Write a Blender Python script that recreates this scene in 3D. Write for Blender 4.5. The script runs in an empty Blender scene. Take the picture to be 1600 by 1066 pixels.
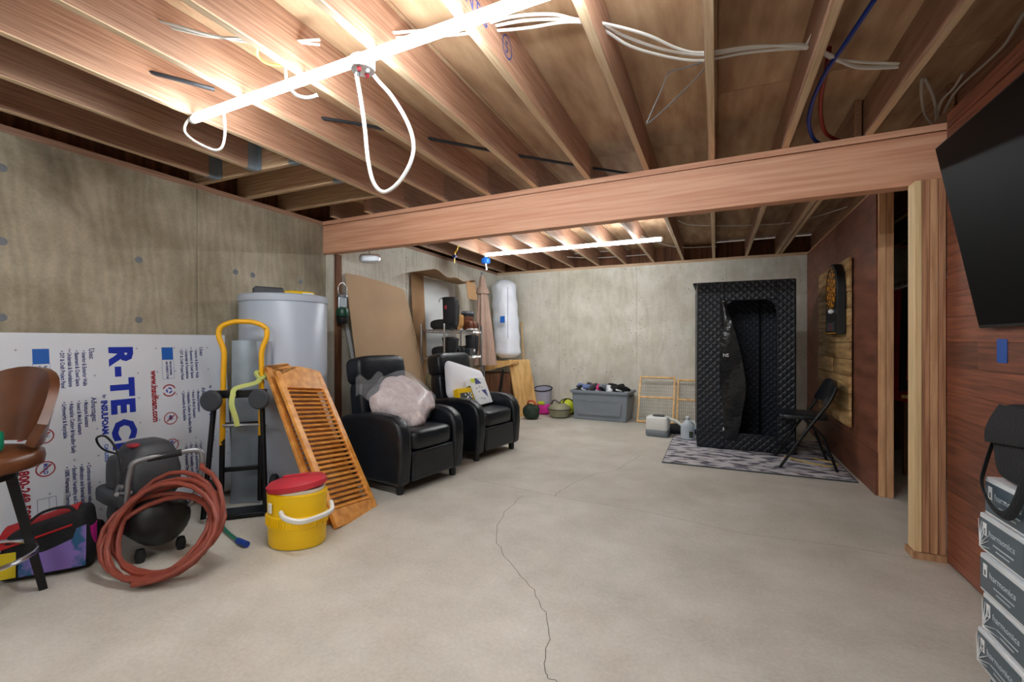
import bpy, bmesh, math, random
from math import sin, cos, pi, radians
from mathutils import Vector, Matrix
random.seed(7)
SC = bpy.context.scene
COL = SC.collection

# ------------------------------------------------------------------ camera
F, CX, CY, HC = 711.0, 800.0, 533.0, 1.15          # focal length in px, principal point, lens height
YAW = radians(24.1)
FW = (-sin(YAW), cos(YAW)); RT = (cos(YAW), sin(YAW))
cam_d = bpy.data.cameras.new('camera'); cam = bpy.data.objects.new('camera', cam_d); COL.objects.link(cam)
cam_d.sensor_width = 36.0; cam_d.lens = 36.0 * F / 1600.0
cam_d.clip_start = 0.02
cam.location = (0, 0, HC); cam.rotation_euler = (pi / 2, 0, YAW)
SC.camera = cam
# ------------------------------------------------------------------ world, exposure
w = bpy.data.worlds.new('world'); SC.world = w; w.use_nodes = True
w.node_tree.nodes['Background'].inputs[0].default_value = (0.75, 0.85, 1, 1)
w.node_tree.nodes['Background'].inputs[1].default_value = 0.3
vs = SC.view_settings
vs.view_transform = 'Standard'; vs.look = 'None'; vs.gamma = 1.0; vs.use_curve_mapping = False
vs.exposure = 1.75
TUBE_POWER = 34.0

# ------------------------------------------------------------------ pixel -> place
def ray(x, y):
    a = (x - CX) / F
    return Vector((FW[0] + a * RT[0], FW[1] + a * RT[1], (CY - y) / F))
def at(x, y, t): return Vector((0, 0, HC)) + ray(x, y) * t
def gnd(x, y, z=0.0):
    r = ray(x, y); return at(x, y, (z - HC) / r.z)
def onX(x, y, X): return at(x, y, X / ray(x, y).x)
def onY(x, y, Y): return at(x, y, Y / ray(x, y).y)

# ------------------------------------------------------------------ materials
MATS = {}
def nodes_of(m):
    nt = m.node_tree; b = nt.nodes['Principled BSDF']; return nt, b
def lin(c):
    return tuple(((v / 12.92) if v <= 0.04045 else ((v + 0.055) / 1.055) ** 2.4) for v in c)
def rgb(r, g, b): return lin((r / 255, g / 255, b / 255))
def mat(name, col, rough=0.6, metal=0.0, var=0.0, scale=6.0, bump=0.0, bscale=40.0, stretch=(1, 1, 1), col2=None, coat=0.0, alpha=1.0, trans=0.0, rand=0.0, spec=0.5, lo=0.35, hi=0.65, detail=6.0):
    if name in MATS: return MATS[name]
    m = bpy.data.materials.new(name); m.use_nodes = True; nt, b = nodes_of(m)
    N = nt.nodes.new; L = nt.links.new
    b.inputs['Roughness'].default_value = rough; b.inputs['Metallic'].default_value = metal
    b.inputs['Specular IOR Level'].default_value = spec
    b.inputs['Coat Weight'].default_value = coat
    b.inputs['Alpha'].default_value = alpha
    b.inputs['Transmission Weight'].default_value = trans
    b.inputs['Base Color'].default_value = (*col, 1)
    tc = N('ShaderNodeTexCoord'); mp = N('ShaderNodeMapping'); mp.inputs['Scale'].default_value = stretch
    oi = N('ShaderNodeObjectInfo'); vm = N('ShaderNodeVectorMath'); vm.operation = 'ADD'
    ms = N('ShaderNodeVectorMath'); ms.operation = 'SCALE'; ms.inputs[0].default_value = (37.0, 91.0, 53.0)
    L(oi.outputs['Random'], ms.inputs['Scale']); L(tc.outputs['Object'], vm.inputs[0]); L(ms.outputs[0], vm.inputs[1])
    L(vm.outputs[0], mp.inputs['Vector'])
    if var > 0 or col2 is not None or rand > 0:
        n = N('ShaderNodeTexNoise'); n.inputs['Scale'].default_value = scale; n.inputs['Detail'].default_value = detail
        L(mp.outputs[0], n.inputs['Vector'])
        r = N('ShaderNodeValToRGB'); e = r.color_ramp.elements
        c2 = col2 if col2 is not None else tuple(min(1, v * (1 + var)) for v in col)
        c1 = col if col2 is not None else tuple(v * (1 - var) for v in col)
        e[0].position = lo; e[0].color = (*c1, 1); e[1].position = hi; e[1].color = (*c2, 1)
        L(n.outputs['Fac'], r.inputs['Fac']); out = r.outputs['Color']
        if rand > 0:
            hs = N('ShaderNodeHueSaturation'); mr = N('ShaderNodeMapRange')
            mr.inputs['To Min'].default_value = 1 - rand; mr.inputs['To Max'].default_value = 1 + rand
            L(oi.outputs['Random'], mr.inputs['Value']); L(mr.outputs[0], hs.inputs['Value']); L(out, hs.inputs['Color']); out = hs.outputs['Color']
        L(out, b.inputs['Base Color'])
    if bump > 0:
        n2 = N('ShaderNodeTexNoise'); n2.inputs['Scale'].default_value = bscale; n2.inputs['Detail'].default_value = 5
        L(mp.outputs[0], n2.inputs['Vector']); bp = N('ShaderNodeBump'); bp.inputs['Strength'].default_value = bump; bp.inputs['Distance'].default_value = 0.02
        L(n2.outputs['Fac'], bp.inputs['Height']); L(bp.outputs[0], b.inputs['Normal'])
    MATS[name] = m; return m
def emis(name, col, s):
    m = bpy.data.materials.new(name); m.use_nodes = True; nt, b = nodes_of(m)
    b.inputs['Emission Color'].default_value = (*col, 1); b.inputs['Emission Strength'].default_value = s
    b.inputs['Base Color'].default_value = (*col, 1); return m
def concrete(name, ca, cb, dark, void_amt, rough=0.85, stain=0.5, wood=True):
    m = bpy.data.materials.new(name); m.use_nodes = True; nt, b = nodes_of(m); N = nt.nodes.new; L = nt.links.new
    b.inputs['Roughness'].default_value = rough
    tc = N('ShaderNodeTexCoord')
    def noise(sc, det=8, rg=.6, mpv=None, dist=0):
        n = N('ShaderNodeTexNoise'); n.inputs['Scale'].default_value = sc; n.inputs['Detail'].default_value = det; n.inputs['Roughness'].default_value = rg; n.inputs['Distortion'].default_value = dist
        if mpv:
            mp = N('ShaderNodeMapping'); mp.inputs['Scale'].default_value = mpv; L(tc.outputs['Object'], mp.inputs[0]); L(mp.outputs[0], n.inputs['Vector'])
        else: L(tc.outputs['Object'], n.inputs['Vector'])
        return n.outputs['Fac']
    def ramp(f, p0, c0, p1, c1):
        r = N('ShaderNodeValToRGB'); e = r.color_ramp.elements; e[0].position = p0; e[1].position = p1; e[0].color = (*c0, 1); e[1].color = (*c1, 1); L(f, r.inputs['Fac']); return r.outputs['Color']
    def mix(fac, a, bb, mode='MIX'):
        x = N('ShaderNodeMix'); x.data_type = 'RGBA'; x.blend_type = mode
        if isinstance(fac, float): x.inputs[0].default_value = fac
        else: L(fac, x.inputs[0])
        for s, v in ((6, a), (7, bb)):
            if isinstance(v, tuple): x.inputs[s].default_value = (*v, 1)
            else: L(v, x.inputs[s])
        return x.outputs[2]
    base = ramp(noise(2.2, 9, .62), .32, ca, .7, cb)
    st = ramp(noise(1.1, 5, .55, None, .6), .52, (0, 0, 0), .74, (1, 1, 1))
    sv = N('ShaderNodeMath'); sv.operation = 'MULTIPLY'; L(st, sv.inputs[0]); sv.inputs[1].default_value = stain
    base = mix(sv.outputs[0], base, dark)
    if wood:   # plywood form grain
        wv = N('ShaderNodeTexWave'); wv.wave_type = 'RINGS'; wv.inputs['Scale'].default_value = 1.6; wv.inputs['Distortion'].default_value = 14; wv.inputs['Detail'].default_value = 3
        mp = N('ShaderNodeMapping'); mp.inputs['Scale'].default_value = (3.0, 3.0, .9); L(tc.outputs['Object'], mp.inputs[0]); L(mp.outputs[0], wv.inputs['Vector'])
        base = mix(.07, base, wv.outputs['Color'], 'OVERLAY')
    if void_amt > 0:
        v = N('ShaderNodeTexVoronoi'); v.inputs['Scale'].default_value = 24.0; L(tc.outputs['Object'], v.inputs['Vector'])
        sz = N('ShaderNodeMath'); sz.operation = 'MULTIPLY_ADD'; L(noise(3.1, 5, .8), sz.inputs[0]); sz.inputs[1].default_value = void_amt * 2.2; sz.inputs[2].default_value = -.85 * void_amt
        lt = N('ShaderNodeMath'); lt.operation = 'LESS_THAN'; L(v.outputs['Distance'], lt.inputs[0]); L(sz.outputs[0], lt.inputs[1])
        base = mix(lt.outputs[0], base, tuple(x * .35 for x in ca))
    fine = ramp(noise(60, 4, .7), .3, (.35, .35, .35), .7, (.65, .65, .65))
    base = mix(.35, base, fine, 'OVERLAY')
    L(base, b.inputs['Base Color'])
    bp = N('ShaderNodeBump'); bp.inputs['Strength'].default_value = .25; bp.inputs['Distance'].default_value = .01
    L(noise(25, 6, .7), bp.inputs['Height']); L(bp.outputs[0], b.inputs['Normal'])
    MATS[name] = m; return m
def quilt(name, col, rough):
    m = bpy.data.materials.new(name); m.use_nodes = True; nt, b = nodes_of(m); N = nt.nodes.new; L = nt.links.new
    b.inputs['Base Color'].default_value = (*col, 1); b.inputs['Roughness'].default_value = rough
    tc = N('ShaderNodeTexCoord'); hs = []
    for sgn in (1, -1):
        mp = N('ShaderNodeMapping'); L(tc.outputs['Object'], mp.inputs[0]); mp.inputs['Rotation'].default_value = (0, sgn * pi / 4, 0)
        wv = N('ShaderNodeTexWave'); wv.inputs['Scale'].default_value = 6.2; wv.bands_direction = 'X'; wv.wave_profile = 'SIN'; L(mp.outputs[0], wv.inputs['Vector']); hs.append(wv.outputs['Fac'])
    mn = N('ShaderNodeMath'); mn.operation = 'MINIMUM'; L(hs[0], mn.inputs[0]); L(hs[1], mn.inputs[1])
    pw = N('ShaderNodeMath'); pw.operation = 'POWER'; L(mn.outputs[0], pw.inputs[0]); pw.inputs[1].default_value = .4
    nz = N('ShaderNodeTexNoise'); nz.inputs['Scale'].default_value = 14; L(tc.outputs['Object'], nz.inputs['Vector'])
    ad = N('ShaderNodeMath'); ad.operation = 'MULTIPLY_ADD'; L(nz.outputs['Fac'], ad.inputs[0]); ad.inputs[1].default_value = .7; L(pw.outputs[0], ad.inputs[2])
    bp = N('ShaderNodeBump'); bp.inputs['Strength'].default_value = .45; bp.inputs['Distance'].default_value = .01; L(ad.outputs[0], bp.inputs['Height']); L(bp.outputs[0], b.inputs['Normal'])
    MATS[name] = m; return m

concrete('concrete_left', rgb(150, 139, 116), rgb(196, 187, 166), rgb(92, 81, 62), .06, stain=.8)
concrete('concrete_rear', rgb(192, 186, 168), rgb(224, 219, 206), rgb(158, 150, 128), .34, stain=.3)
concrete('concrete_floor', rgb(186, 180, 168), rgb(212, 207, 197), rgb(164, 154, 136), .0, rough=.55, stain=.3, wood=False)
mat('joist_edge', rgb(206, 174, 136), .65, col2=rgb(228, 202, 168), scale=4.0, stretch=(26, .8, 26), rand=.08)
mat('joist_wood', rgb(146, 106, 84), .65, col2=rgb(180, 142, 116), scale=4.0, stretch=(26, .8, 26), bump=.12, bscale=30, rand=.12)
mat('joist_wood_x', rgb(172, 136, 104), .65, col2=rgb(204, 174, 140), scale=4.0, stretch=(.8, 26, 26), bump=.15, bscale=30, rand=.1)
mat('stud_light', rgb(216, 184, 134), .6, col2=rgb(236, 208, 160), scale=4, stretch=(20, 20, .6), bump=.1)
mat('stud_brown', rgb(156, 108, 78), .6, col2=rgb(198, 148, 112), scale=4, stretch=(20, 20, .6), bump=.1)
mat('stud_wood', rgb(186, 136, 98), .6, col2=rgb(218, 172, 130), scale=3.0, stretch=(12, 12, .8), bump=.15, bscale=30, rand=.22)
mat('beam_wood', rgb(204, 144, 112), .55, col2=rgb(224, 172, 140), scale=2.5, stretch=(.7, 22, 22), bump=.1, bscale=20)
mat('plywood', rgb(160, 124, 92), .75, col2=rgb(204, 172, 136), scale=2.5, stretch=(5, 1.0, 5), bump=.2, bscale=20, lo=.3, hi=.7)
mat('laminate', rgb(92, 50, 36), .4, col2=rgb(150, 88, 64), scale=3.0, stretch=(8, 1.2, 22), rand=.34, lo=.3, hi=.72)
mat('red_plywood', rgb(96, 56, 40), .5, col2=rgb(140, 86, 64), scale=2.0, stretch=(6, 1.2, 6), lo=.3, hi=.7)
mat('pallet_wood', rgb(150, 112, 66), .6, col2=rgb(208, 172, 118), scale=2.6, stretch=(10, 1.0, 9), rand=.18, bump=.2, bscale=14)
mat('old_wood', rgb(92, 58, 38), .8, col2=rgb(132, 88, 60), scale=3, stretch=(8, 8, .7), bump=.2)
mat('shutter_wood', rgb(206, 132, 52), .4, col2=rgb(236, 168, 84), scale=3, stretch=(6, 6, 1), rand=.1)
mat('pine', rgb(210, 160, 92), .5, col2=rgb(238, 196, 132), scale=3, stretch=(6, 6, 1))
mat('cardboard', rgb(190, 160, 126), .85, var=.06, scale=3, bump=.05)
mat('cardboard_dark', rgb(164, 128, 90), .85, var=.08, scale=3)
mat('foam_white', rgb(226, 232, 240), .45, var=.02, scale=3)
mat('white_board', rgb(222, 226, 226), .4, var=.02)
mat('print_blue', rgb(18, 48, 170), .5); mat('print_navy', rgb(56, 68, 128), .5); mat('print_red', rgb(160, 28, 44), .5); mat('print_mid', rgb(30, 100, 190), .5)
mat('print_white', rgb(232, 234, 236), .5); mat('print_pale', rgb(190, 200, 206), .5); mat('print_black', rgb(14, 14, 16), .5)
mat('leather', rgb(20, 24, 30), .36, var=.25, scale=9, bump=.12, bscale=60)
mat('black_plastic', rgb(18, 19, 21), .45); mat('black_metal', rgb(16, 17, 20), .38, metal=.3); mat('black_fabric', rgb(22, 23, 27), .85, bump=.3, bscale=120)
mat('dark_grey', rgb(62, 64, 68), .5, var=.1); mat('mid_grey', rgb(120, 126, 134), .5, var=.05)
mat('rubber', rgb(30, 31, 33), .7); mat('grey_rubber', rgb(58, 61, 66), .6)
mat('chrome', rgb(210, 212, 215), .22, metal=1.0); mat('steel', rgb(150, 152, 156), .4, metal=.8); mat('galvanised', rgb(150, 162, 172), .4, metal=.6, var=.1)
mat('heater_grey', rgb(176, 186, 200), .35, var=.03, scale=2)
mat('yellow_paint', rgb(244, 180, 14), .4, col2=rgb(40, 34, 20), scale=9, lo=.66, hi=.69)
mat('yellow_plastic', rgb(246, 200, 0), .38); mat('red_plastic', rgb(190, 44, 58), .5, var=.06); mat('white_plastic', rgb(232, 232, 228), .4)
mat('hose_red', rgb(138, 62, 46), .5, var=.12, scale=20); mat('hose_green', rgb(20, 110, 84), .45); mat('hose_blue', rgb(24, 60, 150), .45)
mat('strap_green', rgb(196, 206, 120), .7, bump=.2, bscale=80)
mat('brown_leather', rgb(104, 60, 34), .32, var=.2, scale=5, coat=.2)
mat('cable_white', rgb(232, 232, 226), .5); mat('cable_grey', rgb(172, 168, 158), .55); mat('cable_black', rgb(30, 34, 40), .45); mat('cable_yellow', rgb(214, 182, 90), .5)
mat('pex_blue', rgb(24, 64, 160), .4); mat('pex_red', rgb(140, 40, 34), .4)
mat('tote_grey', rgb(126, 134, 142), .45, var=.03)
mat('pillow_white', rgb(232, 232, 238), .9, bump=.25, bscale=9); mat('blanket', rgb(204, 184, 184), .95, col2=rgb(228, 214, 212), scale=14, bump=.9, bscale=26)
mat('clear_film', rgb(240, 244, 250), .12, alpha=.15, spec=.9)
mat('clear_jug', rgb(214, 226, 236), .2, alpha=.62, spec=.6)
mat('wrap_white', rgb(226, 230, 234), .2, spec=.8, var=.05)
mat('umbrella_cloth', rgb(176, 148, 132), .9, var=.05)
mat('bag_white', rgb(226, 230, 238), .3, var=.03, bump=.4, bscale=10)
mat('tan_leather', rgb(196, 146, 84), .6, var=.1); mat('boot_brown', rgb(112, 62, 40), .45, var=.15)
mat('boot_black', rgb(24, 24, 28), .65, var=.2, bump=.2, bscale=50)
mat('slate', rgb(74, 90, 102), .3, var=.06); mat('box_photo', rgb(150, 130, 126), .35, var=.2, scale=8)
mat('lantern_green', rgb(16, 72, 52), .35); mat('tape_blue', rgb(30, 84, 170), .6)
mat('bag_red', rgb(176, 24, 28), .6, var=.15); mat('bag_purple', rgb(128, 104, 178), .35, col2=rgb(20, 84, 124), scale=7, lo=.5, hi=.56)
mat('bag_yellow', rgb(214, 190, 20), .5, col2=rgb(150, 90, 20), scale=16, lo=.58, hi=.62); mat('magenta', rgb(214, 40, 150), .5)
mat('mesh_grey', rgb(170, 168, 186), .6); mat('khaki', rgb(150, 148, 120), .5, var=.1); mat('lime', rgb(206, 216, 50), .5); mat('dark_green', rgb(40, 56, 40), .7, var=.3, scale=14)
mat('orange_plastic', rgb(214, 90, 50), .5); mat('teal', rgb(16, 140, 104), .4)
mat('rug', rgb(92, 88, 100), .95, col2=rgb(204, 200, 204), scale=7, stretch=(1, 2.0, 1), bump=.2, bscale=90, lo=.42, hi=.54, detail=12)
mat('red_cloth', rgb(150, 20, 24), .9, var=.2); mat('black_cloth', rgb(16, 16, 18), .9); mat('blue_cloth', rgb(110, 128, 176), .9, var=.2); mat('pink_cloth', rgb(200, 60, 120), .9, var=.2)
mat('screen', rgb(3, 3, 4), .5, spec=.08); mat('dart_orange', rgb(224, 150, 30), .5); mat('dart_dark', rgb(52, 34, 18), .5); mat('dart_red', rgb(150, 40, 24), .5)
mat('crack', rgb(104, 98, 86), .9); mat('ink', rgb(26, 22, 20), .8); mat('ink_blue', rgb(60, 76, 140), .7)
quilt('quilt_black', rgb(17, 22, 32), .42); quilt('quilt_inner', rgb(34, 39, 54), .5)
mat('flap_shiny', rgb(20, 22, 26), .16, bump=.8, bscale=10)
MATS['tube_light'] = emis('tube_light', (0.88, 0.95, 1.0), TUBE_POWER)

# ------------------------------------------------------------------ mesh builder
def rotz(a): return Matrix.Rotation(a, 4, 'Z')
class MB:
    def __init__(s): s.v = []; s.f = []; s.m = []
    def add(s, vs_, fs, mi=0, M=None):
        o = len(s.v)
        s.v += [tuple(M @ Vector(p)) if M else tuple(p) for p in vs_]
        s.f += [tuple(i + o for i in f) for f in fs]; s.m += [mi] * len(fs); return s
    def box(s, c, d, mi=0, R=None):
        x, y, z = d[0] / 2, d[1] / 2, d[2] / 2
        vs_ = [Vector(p) for p in ((-x, -y, -z), (x, -y, -z), (x, y, -z), (-x, y, -z), (-x, -y, z), (x, -y, z), (x, y, z), (-x, y, z))]
        M = Matrix.Translation(Vector(c)) @ (R.to_4x4() if R else Matrix.Identity(4))
        return s.add(vs_, [(3, 2, 1, 0), (4, 5, 6, 7), (0, 1, 5, 4), (1, 2, 6, 5), (2, 3, 7, 6), (3, 0, 4, 7)], mi, M)
    def bb(s, a, b, mi=0):
        return s.box([(a[i] + b[i]) / 2 for i in range(3)], [abs(b[i] - a[i]) for i in range(3)], mi)
    def tube(s, pts, r, n=8, closed=False, mi=0, flat=1.0):
        P = [Vector(p) for p in pts]; k = len(P); rs = r if isinstance(r, (list, tuple)) else [r] * k
        rings = []; up = None; o = len(s.v)
        for i, p in enumerate(P):
            if closed: d = P[(i + 1) % k] - P[i - 1]
            else: d = P[min(i + 1, k - 1)] - P[max(i - 1, 0)]
            if d.length < 1e-9: d = Vector((0, 0, 1))
            d.normalize()
            if up is None:
                up = Vector((0, 0, 1)) if abs(d.z) < .9 else Vector((1, 0, 0))
            up = (up - d * up.dot(d)); up = up.normalized() if up.length > 1e-6 else d.orthogonal().normalized()
            sd = d.cross(up)
            for j in range(n):
                a = 2 * pi * j / n; s.v.append(tuple(p + (sd * cos(a) + up * sin(a) * flat) * rs[i]))
        for i in range(k if closed else k - 1):
            a0 = o + i * n; a1 = o + ((i + 1) % k) * n
            for j in range(n): s.f.append((a0 + j, a0 + (j + 1) % n, a1 + (j + 1) % n, a1 + j)); s.m.append(mi)
        if not closed:
            s.f.append(tuple(o + j for j in reversed(range(n)))); s.m.append(mi)
            s.f.append(tuple(o + (k - 1) * n + j for j in range(n))); s.m.append(mi)
        return s
    def lathe(s, prof, n=24, c=(0, 0, 0), mi=0, sx=1, sy=1, M=None):
        vs_ = []; fs = []; k = len(prof)
        for (r, z) in prof:
            for j in range(n):
                a = 2 * pi * j / n; vs_.append((c[0] + r * cos(a) * sx, c[1] + r * sin(a) * sy, c[2] + z))
        for i in range(k - 1):
            for j in range(n): fs.append((i * n + j, i * n + (j + 1) % n, (i + 1) * n + (j + 1) % n, (i + 1) * n + j))
        fs.append(tuple(reversed(range(n)))); fs.append(tuple((k - 1) * n + j for j in range(n)))
        return s.add(vs_, fs, mi, M)
    def sup(s, c, d, e1=.4, e2=.4, nu=20, nv=12, mi=0, M=None, fn=None):
        """super-ellipsoid cushion with half sizes d"""
        sg = lambda v, e: math.copysign(abs(v) ** e, v)
        vs_ = []; fs = []
        for i in range(nv + 1):
            ph = -pi / 2 + pi * i / nv
            for j in range(nu):
                th = 2 * pi * j / nu
                p = Vector((d[0] * sg(cos(ph), e1) * sg(cos(th), e2), d[1] * sg(cos(ph), e1) * sg(sin(th), e2), d[2] * sg(sin(ph), e1)))
                if fn: p = fn(p)
                vs_.append(p + Vector(c))
        for i in range(nv):
            for j in range(nu): fs.append((i * nu + j, i * nu + (j + 1) % nu, (i + 1) * nu + (j + 1) % nu, (i + 1) * nu + j))
        return s.add(vs_, fs, mi, M)
    def grid(s, fn, nu, nv, mi=0, thick=0.0):
        vs_ = []; fs = []
        P = [[Vector(fn(i / nu, j / nv)) for j in range(nv + 1)] for i in range(nu + 1)]
        for i in range(nu + 1):
            for j in range(nv + 1): vs_.append(P[i][j])
        q = lambda i, j: i * (nv + 1) + j
        for i in range(nu):
            for j in range(nv): fs.append((q(i, j), q(i + 1, j), q(i + 1, j + 1), q(i, j + 1)))
        if thick:
            o = len(vs_)
            for i in range(nu + 1):
                for j in range(nv + 1):
                    a = P[min(i + 1, nu)][j] - P[max(i - 1, 0)][j]; b = P[i][min(j + 1, nv)] - P[i][max(j - 1, 0)]
                    nn = a.cross(b); nn = nn.normalized() if nn.length > 1e-9 else Vector((0, 0, 1)); vs_.append(P[i][j] - nn * thick)
            for i in range(nu):
                for j in range(nv): fs.append(tuple(o + k for k in (q(i, j + 1), q(i + 1, j + 1), q(i + 1, j), q(i, j))))
            for i in range(nu):
                fs.append((q(i, 0), o + q(i, 0), o + q(i + 1, 0), q(i + 1, 0))); fs.append((q(i + 1, nv), o + q(i + 1, nv), o + q(i, nv), q(i, nv)))
            for j in range(nv):
                fs.append((q(0, j + 1), o + q(0, j + 1), o + q(0, j), q(0, j))); fs.append((q(nu, j), o + q(nu, j), o + q(nu, j + 1), q(nu, j + 1)))
        return s.add(vs_, fs, mi)
    def prism(s, poly, h0, h1, mi=0, M=None):
        """polygon in local xy extruded along local z"""
        n = len(poly); vs_ = [(p[0], p[1], h0) for p in poly] + [(p[0], p[1], h1) for p in poly]
        fs = [tuple(reversed(range(n))), tuple(range(n, 2 * n))] + [(i, (i + 1) % n, n + (i + 1) % n, n + i) for i in range(n)]
        return s.add(vs_, fs, mi, M)
    def build(s, name, mats, parent=None, smooth=False, bevel=0.0, seg=2, sub=0, loc=None, rz=0.0, M=None):
        me = bpy.data.meshes.new(name); me.from_pydata(s.v, [], s.f)
        if isinstance(mats, str): mats = [mats]
        for k in mats: me.materials.append(MATS[k])
        me.polygons.foreach_set('material_index', s.m)
        bm = bmesh.new(); bm.from_mesh(me); bmesh.ops.recalc_face_normals(bm, faces=bm.faces); bm.to_mesh(me); bm.free()
        if smooth or bevel:
            me.polygons.foreach_set('use_smooth', [True] * len(me.polygons)); me.set_sharp_from_angle(angle=radians(38))
        me.update()
        o = bpy.data.objects.new(name, me); COL.objects.link(o)
        if parent: o.parent = parent
        if M is not None: o.matrix_local = M
        if loc is not None: o.location = loc
        if rz: o.rotation_euler.z = rz
        if bevel:
            bv = o.modifiers.new('bevel', 'BEVEL'); bv.width = bevel; bv.segments = seg; bv.limit_method = 'ANGLE'; bv.angle_limit = radians(35)
        if sub:
            ss = o.modifiers.new('sub', 'SUBSURF'); ss.levels = sub; ss.render_levels = sub
        return o
def tag(o, label, cat, group=None):
    o['label'] = label; o['category'] = cat
    if group: o['group'] = group
    return o
def thing(name, label, cat, loc=(0, 0, 0), rz=0.0, group=None):
    o = bpy.data.objects.new(name, None); COL.objects.link(o); o.empty_display_size = .1
    o.location = loc; o.rotation_euler = (0, 0, rz); return tag(o, label, cat, group)
def struct(o): o['kind'] = 'structure'; return o
def again(o, parent, M=None, loc=None):
    c = o.copy(); COL.objects.link(c); c.parent = parent
    if M is not None: c.matrix_local = M
    if loc is not None: c.location = loc
    return c
def spline(pts, n=8, closed=False):
    P = [Vector(p) for p in pts]; out = []; k = len(P)
    for i in range(k if closed else k - 1):
        if closed: a, b, c, d = P[i - 1], P[i], P[(i + 1) % k], P[(i + 2) % k]
        else: a, b, c, d = P[max(i - 1, 0)], P[i], P[i + 1], P[min(i + 2, k - 1)]
        for j in range(n):
            t = j / n; out.append(.5 * ((2 * b) + (c - a) * t + (2 * a - 5 * b + 4 * c - d) * t * t + (3 * b - a - 3 * c + d) * t ** 3))
    if not closed: out.append(P[-1])
    return out
TEXTS = []
def text(body, size, M, matname, parent, name='lettering', align='LEFT', sx=1.0, bold=0.0):
    cu = bpy.data.curves.new(name, 'FONT'); cu.body = body; cu.size = size; cu.align_x = align; cu.extrude = 0.0004; cu.offset = bold; cu.resolution_u = 2
    o = bpy.data.objects.new(name, cu); COL.objects.link(o)
    TEXTS.append((o, matname, parent, M @ Matrix.Diagonal((sx, 1, 1, 1)), name)); return o
def flush_texts():
    dg = bpy.context.evaluated_depsgraph_get()
    for o, mn, par, M, name in TEXTS:
        me = bpy.data.meshes.new_from_object(o.evaluated_get(dg)); me.materials.clear(); me.materials.append(MATS[mn])
        n = bpy.data.objects.new(name, me); COL.objects.link(n); n.parent = par; n.matrix_local = M
    for o, *_ in TEXTS: bpy.data.objects.remove(o, do_unlink=True)
    TEXTS.clear()
def basis(o, x, y):
    """matrix with local x,y axes given (z = x cross y), origin o"""
    x = Vector(x).normalized(); y = Vector(y).normalized(); z = x.cross(y)
    return Matrix(((x.x, y.x, z.x, o[0]), (x.y, y.y, z.y, o[1]), (x.z, y.z, z.z, o[2]), (0, 0, 0, 1)))
# ================================================================== THE SETTING
XL, XR, YB, YF = -3.5, 1.09, -2.6, 7.0       # left wall, right wall, wall behind the lens, rear wall
ZW, ZJ, ZS = 2.275, 2.315, 2.535             # top of concrete, underside of joists, underside of deck
XO = 2.5
fl = MB().bb((XL - .3, YB - .2, -.12), (XO + .2, YF + .3, 0)).build('floor', 'concrete_floor'); struct(fl)
def crack(pts, wd):
    m = MB(); P = spline([gnd(*p) for p in pts], 5); random.seed(len(pts))
    Q = [p + Vector((random.uniform(-1, 1), random.uniform(-1, 1), 0)) * wd * 3 for p in P]
    for a, b in zip(Q, Q[1:]):
        d = (b - a); s_ = Vector((-d.y, d.x, 0)).normalized() * wd / 2; z = Vector((0, 0, .0006))
        m.add([a - s_ + z, b - s_ + z, b + s_ + z, a + s_ + z], [(0, 1, 2, 3)])
    m.build('crack', 'crack', fl)
crack([(818, 775), (790, 800), (775, 835), (790, 870), (815, 900), (845, 940), (858, 990), (850, 1050), (870, 1064)], .003)
crack([(1000, 712), (960, 735), (925, 742), (880, 765), (866, 775)], .003)
crack([(735, 748), (870, 776), (1010, 800), (1160, 833), (1300, 852), (1428, 872)], .0025)
# left concrete wall: formwork panels with a recessed joint between them
def wall_panels(name, axis, pos, sgn, cuts, z1, mname, thick=.25, g=.006):
    m = MB()
    for a, b in zip(cuts, cuts[1:]):
        if axis == 'X': m.bb((pos, a + g / 2, 0), (pos + sgn * thick, b - g / 2, z1))
        else: m.bb((a + g / 2, pos, 0), (b - g / 2, pos + sgn * thick, z1))
    if axis == 'X': m.bb((pos + sgn * .008, cuts[0], 0), (pos + sgn * (thick - .01), cuts[-1], z1 - .001))
    else: m.bb((cuts[0], pos + sgn * .008, 0), (cuts[-1], pos + sgn * (thick - .01), z1 - .001))
    return struct(m.build(name, mname))
wl = wall_panels('wall_left', 'X', XL, -1, [YB - .2, -.32, .9, 2.12, 3.34], ZW, 'concrete_left')
wr = wall_panels('wall_left_rear', 'X', XL + .09, -1, [3.34, 4.5, 5.72, YF], ZW, 'concrete_rear', .34)
wb = wall_panels('wall_rear', 'Y', YF, 1, [XL - .2, -2.3, -1.08, .14, 1.36, XO + .1], ZW, 'concrete_rear')
struct(MB().bb((XL - .2, YB - .2, 0), (XO, YB, ZW + .04)).build('wall_behind', 'concrete_rear'))
struct(MB().bb((XO, YB - .2, 0), (XO + .2, YF + .2, ZS)).build('wall_outer', 'concrete_rear'))
tie = None
for (px, py) in ((3, 262), (3, 377), (3, 496), (217, 406), (217, 500), (368, 425), (470, 440), (395, 430)):   # form-tie holes
    p = onX(px, py, XL)
    M = Matrix.Translation((XL + .001, p.y, p.z)) @ Matrix.Rotation(pi / 2, 4, 'Y')
    if tie is None: tie = MB().lathe([(.022, -.001), (.021, .002), (.012, .003), (.011, .0005)], 14).build('tie_hole', 'mid_grey', wl, True, M=M)
    else: again(tie, wl, M)
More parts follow.
